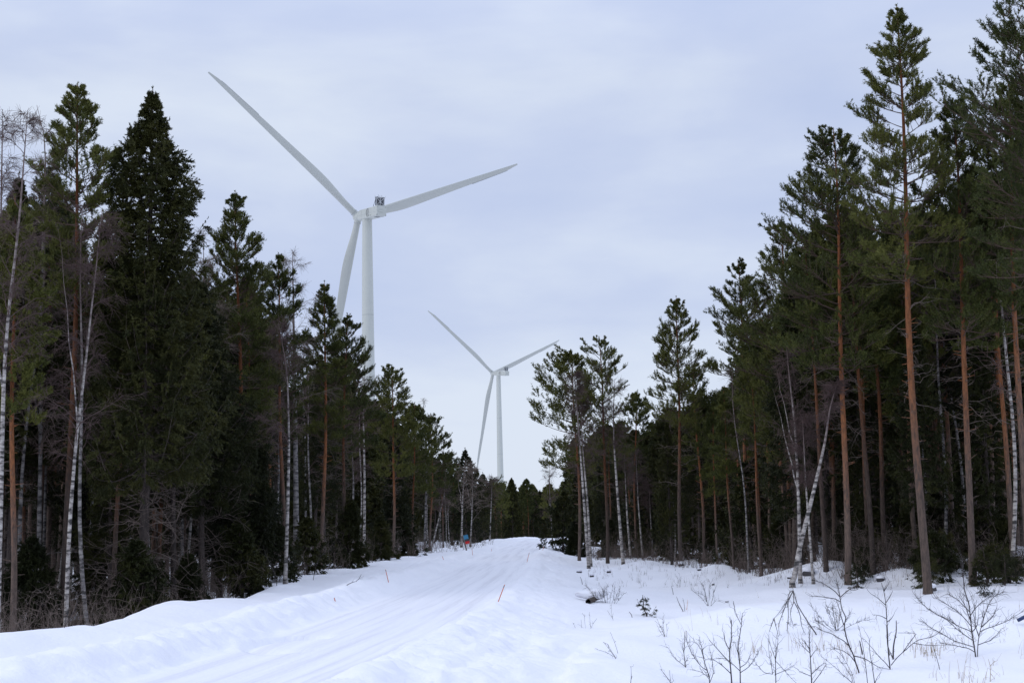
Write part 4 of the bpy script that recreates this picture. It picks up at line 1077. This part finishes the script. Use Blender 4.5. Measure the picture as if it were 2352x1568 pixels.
sapling('tall crooked sapling forking at the top in front of the pine stems', [
  [(938, 1050), (905, 960), (890, 900), (850, 820), (825, 740), (805, 640), (828, 580), (785, 500), (772, 400), (755, 300), (740, 250)],
  [(772, 400), (730, 350), (700, 330), (640, 290), (545, 250)], [(772, 440), (735, 415), (700, 410), (600, 395), (520, 392)], [(775, 400), (820, 360), (850, 335), (930, 290), (1040, 272)],
  [(850, 335), (905, 340), (930, 330)], [(890, 905), (940, 915), (1000, 935), (1060, 975), (1110, 1005), (1180, 1015)], [(850, 820), (800, 770), (760, 752), (700, 712), (620, 690), (560, 650)],
  [(805, 640), (780, 560), (760, 480), (735, 410)], [(905, 960), (860, 900), (800, 860), (720, 835)]], c3, .021, 5, 2)
sapling('upright sapling with two opposite side twigs and a split crown', [
  [(1203, 1020), (1185, 860), (1180, 700), (1172, 560), (1165, 450), (1150, 350), (1128, 280)],
  [(1165, 470), (1100, 410), (1035, 370)], [(1165, 450), (1200, 400), (1225, 345)], [(1172, 585), (1120, 560), (1060, 550)], [(1180, 610), (1210, 590), (1235, 550)],
  [(1203, 1015), (1160, 960), (1110, 915), (1060, 850), (985, 765)], [(1150, 350), (1175, 310), (1190, 285)], [(1200, 900), (1180, 830), (1170, 640)],
  [(1210, 985), (1260, 920), (1310, 875), (1400, 795), (1450, 765), (1540, 748), (1600, 725), (1660, 660)], [(1400, 795), (1500, 812), (1630, 815)], [(1310, 875), (1390, 760), (1440, 707), (1270, 707)]], c3, .018, 3, 3)
sapling('thick broken stick standing beside the upright sapling', [[(1228, 935), (1230, 830), (1240, 770), (1256, 700), (1255, 600)], [(1228, 930), (1200, 870), (1185, 820)]], c3, .026, 3, 4, cat='stick', name='broken_stick', group=None, tl=.06)
sapling('short dark frayed stick leaning in the snow', [[(965, 892), (955, 840), (940, 772)]], c3, .028, 4, 5, cat='stick', name='broken_stick', group=None, tl=.06)
sapling('wide spreading bare bush at the right, with twin stems', [
  [(1938, 915), (1925, 830), (1905, 700), (1890, 560), (1880, 450), (1840, 350), (1830, 230), (1822, 110)], [(1952, 915), (1955, 800), (1972, 700), (2000, 600), (2040, 480), (2080, 400), (2190, 350)],
  [(1925, 830), (1830, 800), (1750, 775), (1690, 740), (1600, 690), (1530, 650), (1460, 582)], [(1918, 775), (1850, 730), (1780, 680), (1700, 600), (1640, 570), (1560, 520)], [(1905, 700), (1850, 672), (1790, 655), (1700, 590), (1600, 550), (1500, 480), (1420, 390)],
  [(1898, 650), (1850, 590), (1780, 520), (1700, 470), (1650, 440), (1590, 400)], [(1888, 530), (1830, 470), (1780, 420), (1700, 370)], [(1890, 560), (1930, 500), (1990, 440), (2080, 380)],
  [(1972, 700), (2020, 672), (2080, 655), (2200, 610), (2330, 530)], [(1958, 810), (2010, 790), (2060, 775), (2120, 720)], [(1985, 660), (2040, 610), (2100, 545), (2120, 480)], [(1925, 870), (1880, 840), (1780, 820), (1665, 800)],
  [(1965, 740), (1930, 640), (1935, 540), (1920, 430)], [(1905, 700), (1950, 650), (1960, 560)], [(1898, 620), (1850, 480), (1800, 400)]], c3, .020, 11, 6, tl=.30, cat='bush', name='bare_bush', group=None)
sapling('dark upright sapling at the bottom with alternate side twigs', [
  [(530, 1150), (520, 950), (513, 850), (508, 680)], [(513, 850), (480, 800), (440, 755)], [(518, 920), (550, 870), (585, 838)], [(530, 1060), (580, 1010), (640, 960)], [(528, 1080), (480, 1060), (425, 1035)], [(515, 880), (470, 840), (430, 790)], [(540, 1140), (600, 1060), (655, 975)]], c3, .017, 6, 7)
sapling('forked sapling with three parallel shoots at the bottom edge', [
  [(222, 1150), (220, 1020), (218, 930), (232, 870), (240, 760)], [(218, 930), (222, 850), (222, 760)], [(195, 1060), (180, 960), (165, 900), (155, 770)], [(218, 930), (195, 870), (165, 780)], [(222, 950), (270, 1000), (330, 1070), (400, 1140)], [(225, 1060), (300, 1030), (375, 985)], [(195, 1060), (120, 1050), (45, 962)]], c3, .013, 6, 8)
sapling('pair of long thin shoots in the middle of the bottom edge', [[(1072, 1150), (1050, 1000), (1028, 880), (1022, 755)], [(1072, 1140), (1090, 1090), (1120, 1050)]], c3, .012, 3, 9)
sapling('single long thin shoot left of the pair at the bottom edge', [[(1010, 1150), (990, 960), (965, 800), (933, 645)], [(990, 960), (975, 930)]], c3, .010, 2, 10)
sapling('thin shoot leaning left beside the wide bush', [[(1630, 1022), (1605, 930), (1580, 850), (1560, 790)]], c3, .010, 2, 11, tl=.1)
sapling('straggling low sapling with crossing twigs at the bottom', [[(890, 1145), (800, 1070), (740, 1010), (680, 960), (610, 910)], [(890, 1145), (860, 1060), (800, 980), (745, 905)], [(900, 1145), (880, 1060), (840, 990), (790, 900), (700, 830)]], c3, .009, 5, 12)
sapling('multi stemmed dark bush behind the crooked sapling', [[(740, 692), (730, 620), (705, 470)], [(740, 690), (700, 620), (660, 520)], [(750, 690), (765, 600), (780, 520)], [(735, 692), (660, 640), (590, 560), (530, 480)], [(745, 692), (800, 640), (870, 520)], [(700, 690), (640, 650), (560, 600)], [(745, 692), (690, 560), (665, 490)], [(780, 690), (850, 650), (960, 600), (1025, 596)], [(620, 720), (590, 640), (585, 580)], [(760, 690), (740, 600), (748, 540)]], c3, .011, 12, 13, tl=.2, cat='bush', name='bare_bush', group=None)
sapling('thin multi stemmed shoot with bent tips right of the thick saplings', [[(1790, 1252), (1788, 1100), (1780, 1000), (1765, 920), (1785, 800), (1800, 700), (1810, 590)], [(1800, 700), (1775, 650), (1740, 575)], [(1780, 1000), (1760, 940), (1740, 870)], [(1788, 1100), (1850, 1060), (1880, 990)], [(1788, 1150), (1880, 1090), (1960, 950)], [(1785, 1130), (1700, 1050), (1640, 1010), (1530, 1020)]], c2, .016, 6, 14)
sapling('sapling with a swollen brown knot halfway up its stem', [[(1710, 1252), (1700, 1120), (1690, 1020), (1690, 930), (1705, 850), (1708, 650)], [(1690, 930), (1660, 890), (1640, 830), (1632, 770)], [(1708, 700), (1698, 670), (1690, 632)], [(1700, 1060), (1640, 1000), (1570, 920), (1497, 842)], [(1705, 1160), (1620, 1080), (1530, 1020)]], c2, .020, 5, 15)
sapling('sapling with arched boughs left of the knotted sapling', [[(1503, 1252), (1495, 1180), (1480, 1130), (1450, 1040), (1430, 950), (1405, 900), (1362, 860)], [(1480, 1130), (1430, 1100), (1380, 1040), (1330, 960), (1290, 870), (1265, 790)], [(1450, 1040), (1430, 930), (1410, 840)], [(1503, 1240), (1540, 1150), (1520, 1000), (1505, 940)], [(1490, 1190), (1420, 1140), (1330, 1120)]], c2, .013, 8, 16)
sapling('small forked sapling at the left of the bottom thicket', [[(1278, 1102), (1268, 1040), (1258, 960), (1265, 880), (1266, 775)], [(1278, 1095), (1230, 1060), (1160, 1000), (1110, 915)], [(1270, 1060), (1300, 1000)], [(1258, 960), (1245, 900), (1240, 880)]], c2, .013, 7, 17)
sapling('thin twig crossing the lower edge under the drift', [[(1140, 1252), (1100, 1190), (1040, 1115)], [(1140, 1252), (1128, 1180), (1125, 1125)]], c2, .009, 3, 18)
sapling('single upright twig at the bottom near the trodden place', [[(758, 1252), (765, 1180), (762, 1100)]], c2, .009, 2, 19, tl=.08)
sapling('cluster of thin shoots in front of the central drift', [[(1080, 812), (1060, 760), (1030, 700), (985, 660)], [(1085, 812), (1070, 740), (1062, 645)], [(1095, 812), (1102, 760), (1095, 700)], [(1075, 812), (1040, 770), (1015, 720)], [(1080, 800), (1050, 740), (1005, 640)]], c2, .008, 5, 20, tl=.12)
sapling('two dark crossed sticks on the drift beside a red twig', [[(1255, 577), (1225, 520), (1205, 480), (1190, 432)], [(1268, 572), (1262, 500), (1248, 445)]], c2, .020, 1, 21, cat='stick', name='broken_stick', group=None, tl=.06)
sapling('short reddish twig next to the crossed sticks', [[(1285, 560), (1290, 520), (1296, 460)]], c2, .012, 2, 22, m='wood', cat='stick', name='broken_stick', group=None, tl=.05)
sapling('fan shaped bush at the crest of the drift', [[(1485, 522), (1470, 440), (1440, 330), (1435, 300)], [(1480, 522), (1430, 450), (1370, 400), (1330, 370)], [(1490, 522), (1450, 420), (1400, 400)], [(1512, 522), (1530, 450), (1542, 380)], [(1490, 520), (1500, 420), (1505, 340)], [(1515, 520), (1560, 470), (1600, 480)]], c2, .013, 9, 23, tl=.3, cat='bush', name='bare_bush', group=None)
sapling('dense fan of upright twigs behind the snow topped log', [[(520, 495), (510, 420), (490, 355)], [(540, 500), (540, 420), (530, 350)], [(560, 500), (575, 420), (590, 345)], [(580, 500), (600, 450), (605, 350)], [(500, 490), (480, 430), (455, 385)], [(600, 510), (640, 440), (660, 350)], [(610, 515), (650, 460), (700, 400)], [(530, 498), (500, 400), (520, 360)], [(600, 515), (620, 440), (650, 360)], [(490, 480), (400, 400), (330, 330)], [(440, 470), (380, 380), (340, 330)]], c2, .010, 12, 24, tl=.2, cat='bush', name='bare_bush', group=None)
sapling('thin twig fan lying low beside the trodden place', [[(622, 1020), (560, 930), (500, 858)], [(600, 1000), (540, 960), (440, 930)], [(620, 1010), (560, 920), (545, 880)]], c2, .008, 3, 25, tl=.15)
sapling('long thin twig left of the sapling row, leaning left', [[(640, 968), (610, 870), (568, 770)]], c2, .007, 1, 26, tl=.1)
sapling('group of faint twigs on the left of the field', [[(385, 735), (375, 660), (372, 580)], [(335, 740), (325, 660), (322, 600)], [(300, 750), (292, 650)], [(250, 770), (235, 720), (220, 685)], [(385, 730), (410, 680), (440, 640)]], c2, .007, 3, 27, tl=.12)
sapling('faint forked twig above the drift on the left', [[(595, 657), (580, 600), (575, 500)], [(590, 640), (560, 600), (540, 565)]], c2, .007, 2, 28, tl=.12)
sapling('short dark curved stick beside the small spruce', [[(773, 630), (765, 600), (742, 575)]], c2, .022, 1, 29, cat='stick', name='broken_stick', group=None, tl=.05)
sapling('short upright stick behind the log on the left', [[(305, 318), (297, 280), (284, 247)]], c2, .025, 1, 30, cat='stick', name='broken_stick', group=None, tl=.05)
sapling('dark hooked stick right of the fan shaped bush', [[(1738, 537), (1728, 510), (1726, 475)]], c2, .018, 1, 31, cat='stick', name='broken_stick', group=None, tl=.05)
sapling('frayed stick above the crossed sticks', [[(1160, 415), (1152, 370), (1143, 335)]], c2, .018, 3, 32, cat='stick', name='broken_stick', group=None, tl=.06)
sapling('loose bunch of thin shoots behind the fan shaped bush', [[(1225, 345), (1210, 300), (1190, 240)], [(1230, 345), (1225, 280), (1215, 210)], [(1215, 345), (1180, 310), (1160, 280)]], c2, .009, 5, 33, tl=.2)
sapling('low thin sapling at the far right edge of the bottom', [[(2060, 1125), (2065, 1040), (2062, 990)], [(2062, 1050), (2100, 1100)], [(2062, 990), (2045, 930)], [(2062, 990), (2100, 950)]], c3, .012, 3, 34, m='straw')
def c4(p): return p[0] * .26855, 1263.3 + p[1] * .26855
sapling('forked twig in the snow shelf at the foot of the slender birch', [[(550, 662), (560, 610), (562, 560)], [(555, 650), (600, 570), (640, 510), (665, 400), (705, 320)]], c4, .014, 3, 35, tl=.15)
sapling('cluster of thin grey stems in front of the left spruces', [[(225, 665), (205, 500), (198, 300), (212, 150), (210, -60)], [(240, 665), (228, 500), (225, 300), (242, 100), (235, -80)], [(238, 600), (255, 400), (280, 250), (340, 130), (430, 20)]], c4, .026, 6, 36, m='grey_bark', tl=.7)
sapling('fallen branch lying on the left snow shelf', [[(697, 433), (740, 412), (768, 404)], [(768, 404), (790, 385), (806, 352)]], c5, .022, 2, 37, cat='branch', name='fallen_branch', group=None, tl=.15)
sapling('thin leaning sapling before the shaded spruce on the left shelf', [[(195, 437), (180, 350), (140, 260), (110, 210)], [(180, 350), (150, 300)]], c5, .018, 6, 38, tl=.5)
sapling('crooked sapling between the two left pine stems', [[(457, 395), (470, 320), (500, 230), (560, 190), (600, 170)]], c5, .016, 6, 39, tl=.5)
sapling('arching pale bough hanging over the left edge of the wood', [[(20, 170), (90, 110), (200, 85), (400, 25), (600, 10), (700, 15), (780, 40), (870, 100), (950, 140)]], c4, .03, 9, 40, m='grey_bark', base=c4((-30, 640)), cat='branch', name='arching_branch', group=None, tl=.5)
# small scrub seedlings at the foot of the right wood
SEED = []
for k_ in range(9):
    SEED.append(None)
# small spruce in the field and others peeping out of the snow
P = pix_ground(1485, 1415); s_ = 48 * P[1] / F
plant('small_spruce', spruce_meshes(700, 1.0, .02, .62, 0, power=.6, ragged=.3, sparse=True), P, 'little green spruce standing alone in the open snow field', 'small spruce', None, .4, s_)
for (q, h, lab) in [((2005, 378), 34, 'low spruce seedling before the nearest pine stems at the right edge'), ((325, 622), 10, 'tuft of needles caught under the bent sapling'), ((390, 632), 7, 'flat tuft of needles on the snow beside the bent sapling')]:
    px, py = c3(q); P = pix_ground(px, py + 3)
    plant('small_spruce', spruce_meshes(701 + h, 1.0, .02, .7, 0, power=.5, ragged=.3, sparse=True), P, lab, 'small spruce', None, h, h * P[1] / F)

# ------------------------------------------------------------------ snow capped stones, log, stumps
def blob(rng, rx, ry, rz_, flat=.0, n=14, k=20, rough=.18):
    th = np.linspace(0, np.pi, n)[:, None]; ph = (np.arange(k) * 2 * np.pi / k)[None]
    d = np.stack([np.sin(th) * np.cos(ph), np.sin(th) * np.sin(ph), np.cos(th) * np.ones_like(ph)], -1)
    r = 1 + rough * (vnoise(d[..., 0] * 2 + rng.random() * 50, d[..., 1] * 2 + d[..., 2] * 3) * 2)
    V = d * r[..., None] * [rx, ry, rz_]
    i = np.arange(n * k).reshape(n, k); j = np.roll(i, -1, 1)
    return V, np.stack([i[:-1], i[1:], j[1:], j[:-1]], -1)
def stone(px, py, w_px, h_px, lab, seed):
    rng = np.random.default_rng(seed); P = pix_ground(px, py); k = P[1] / F; w, h = w_px * k, h_px * k
    o = thing('stone', P, lab, 'stone', 'snow capped stones in the field')
    V, Q = blob(rng, w * .5, w * .4, h * .75); mb = MB(); mb.quads(V + [0, 0, h * .25], Q); link('rock', mb.mesh('rock', [M['stone']]), o)
    V, Q = blob(rng, w * .56, w * .5, h * .6, rough=.1); mb = MB(); mb.quads(V + [0, w * .1, h * .95], Q); link('snow_cap', mb.mesh('snow_cap', [M['snow']]), o)
for i_, (q, w, h, lab) in enumerate([((555, 210), 10, 5, 'dark stone with a round snow cap between bush and forest, left of centre'), ((395, 250), 10, 5, 'dark stone peeping out left of the snow topped log'),
    ((275, 212), 12, 5, 'stone at the foot of the roadside birches'), ((1235, 148), 12, 7, 'snow capped stone before the peaked pine'), ((1405, 188), 9, 4, 'flat dark stone before the half grown spruce'),
    ((935, 82), 8, 4, 'small stone at the forest edge left of the peaked pine'), ((1536, 328), 6, 5, 'round dark stone under the snow hump behind the fan shaped bush'), ((1665, 487), 9, 3, 'thin dark stone right of the fan shaped bush'),
    ((2250, 264), 9, 4, 'small stone at the foot of the leaning birch')]):
    px, py = c2(q); stone(px, py, w, h, lab, 40 + i_)
for i_, (q, w, h, lab) in enumerate([((500, 215), 28, 12, 'big snow covered boulder behind the leaning birch'), ((1120, 262), 18, 8, 'boulder between the right pine stems'), ((1560, 352), 22, 12, 'stone hump right of the nearest pine stem'), ((2200, 100), 46, 16, 'large snow covered mound at the right edge')]):
    px, py = c3(q); stone(px, py, w, h, lab, 60 + i_)
P0, P1 = pix_ground(*c2((352, 500))), pix_ground(*c2((478, 478)))
o = thing('log', P0, 'dark rotten log under a thick cap of snow, left side of the field', 'log'); v = P1 - P0; v[2] += .10
rng = np.random.default_rng(3); mb = MB(); s = np.linspace(0, 1, 9); tubes(mb, np.outer(s, v) + [0, 0, .05] + rng.normal(0, .008, (9, 3)), np.full(9, .075), 10, 0, True); link('bark', mb.mesh('bark', [M['log']]), o)
V, Q = blob(rng, .44, .26, .15, rough=.25); mb = MB(); mb.quads(V + v * .5 + [-.05, .10, .17], Q); link('snow_cap', mb.mesh('snow_cap', [M['snow']]), o)
# end of a dark blue tube entering at the right edge, lying tilted in the snow
Pb = pix_ground(*c3((2300, 640))); T = at(*c3((2298, 600)), Pb[1]); E_ = at(*c3((2560, 470)), Pb[1])
o = thing('tube', (Pb[0], Pb[1], Pb[2]), 'dark blue tube sticking in from the right edge above the snow', 'tube'); mb = MB(); A_ = T - Pb; B_ = E_ - Pb
tubes(mb, np.array([A_, (A_ + B_) / 2, B_]), np.array([.032] * 3), 10, 0, True); tubes(mb, np.array([B_, B_ * [1, 1, 0] + [0, 0, -.1]]), np.array([.03, .03]), 8); link('shaft', mb.mesh('shaft', [M['navy']]), o)

# ------------------------------------------------------------------ dry grass
def grass(spots, seed, h0, h1, per, m, r=.0035, bent=.35):
    rng = np.random.default_rng(seed); P_, R_ = [], []
    for x, y in spots:
        g = gz(x, y)
        for q in range(per):
            h = rng.uniform(h0, h1); a = rng.random() * 6.28; l = h * rng.uniform(.05, .5); s = np.linspace(0, 1, 5)
            p = np.array([x, y, g - .03]) + [rng.normal(0, .06), rng.normal(0, .06), 0] + np.stack([math.cos(a) * l * s ** 2, math.sin(a) * l * s ** 2, h * s], -1)
            if rng.random() < bent: p[3:, 2] -= np.array([.35, .85]) * h * rng.uniform(.4, 1); p[3:, 0] += np.array([.06, .16]) * h
            P_.append(p); R_.append(r * (1.1 - s * .7))
    mb = MB(); tubes(mb, np.array(P_), np.array(R_), 3); return mb.mesh('dry_grass', [m])
gr = np.random.default_rng(12); gs = []
while len(gs) < 150:
    px, py = gr.uniform(1560, 2352), gr.uniform(1300, 1568)
    dn = vnoise(px / 70., py / 26.)
    if dn > .16 or gr.random() < .05:
        P = pix_ground(px, py); gs.append((P[0], P[1]))
tag(link('dry_grass', grass(gs, 3, .10, .34, 2, M['straw'], .0028)), 'dry straw coloured grass stalks scattered over the snow field', 'dry grass', kind='stuff')
gs = []
while len(gs) < 240:
    px, py = gr.uniform(1340, 2150), gr.uniform(1292, 1350)
    P = pix_ground(px, py); gs.append((P[0], P[1]))
tag(link('dry_weeds', grass(gs, 4, .10, .34, 3, M['dead'], .004)), 'faint brown weed stalks in front of the right forest edge', 'weeds', kind='stuff')
for q, n, lab in [((700, 860), 26, 'pale grass tuft left of the crooked sapling'), ((1540, 890), 30, 'pale grass tuft between the upright sapling and the wide bush'), ((1440, 880), 16, 'smaller pale grass tuft beside the upright sapling'),
                  ((430, 845), 14, 'thin grass tuft below the bent sapling'), ((30, 880), 12, 'thin bent grass tuft at the left of the saplings'), ((1850, 1125), 16, 'sparse bent grass tuft at the bottom right')]:
    px, py = c3(q); P = pix_ground(px, py); rr_ = np.random.default_rng(n)
    me = grass([(P[0] + rr_.normal(0, .13), P[1] + rr_.normal(0, .25)) for _ in range(n)], n, .12, .42, 1, M['straw'], .0042)
    v = np.empty(len(me.vertices) * 3, np.float32); me.vertices.foreach_get('co', v); v = (v.reshape(-1, 3) - P).astype(np.float32); me.vertices.foreach_set('co', v.ravel()); me.update()
    tag(link('grass_tuft', me, loc=P), lab, 'grass tuft', 'pale grass tufts in the snow')
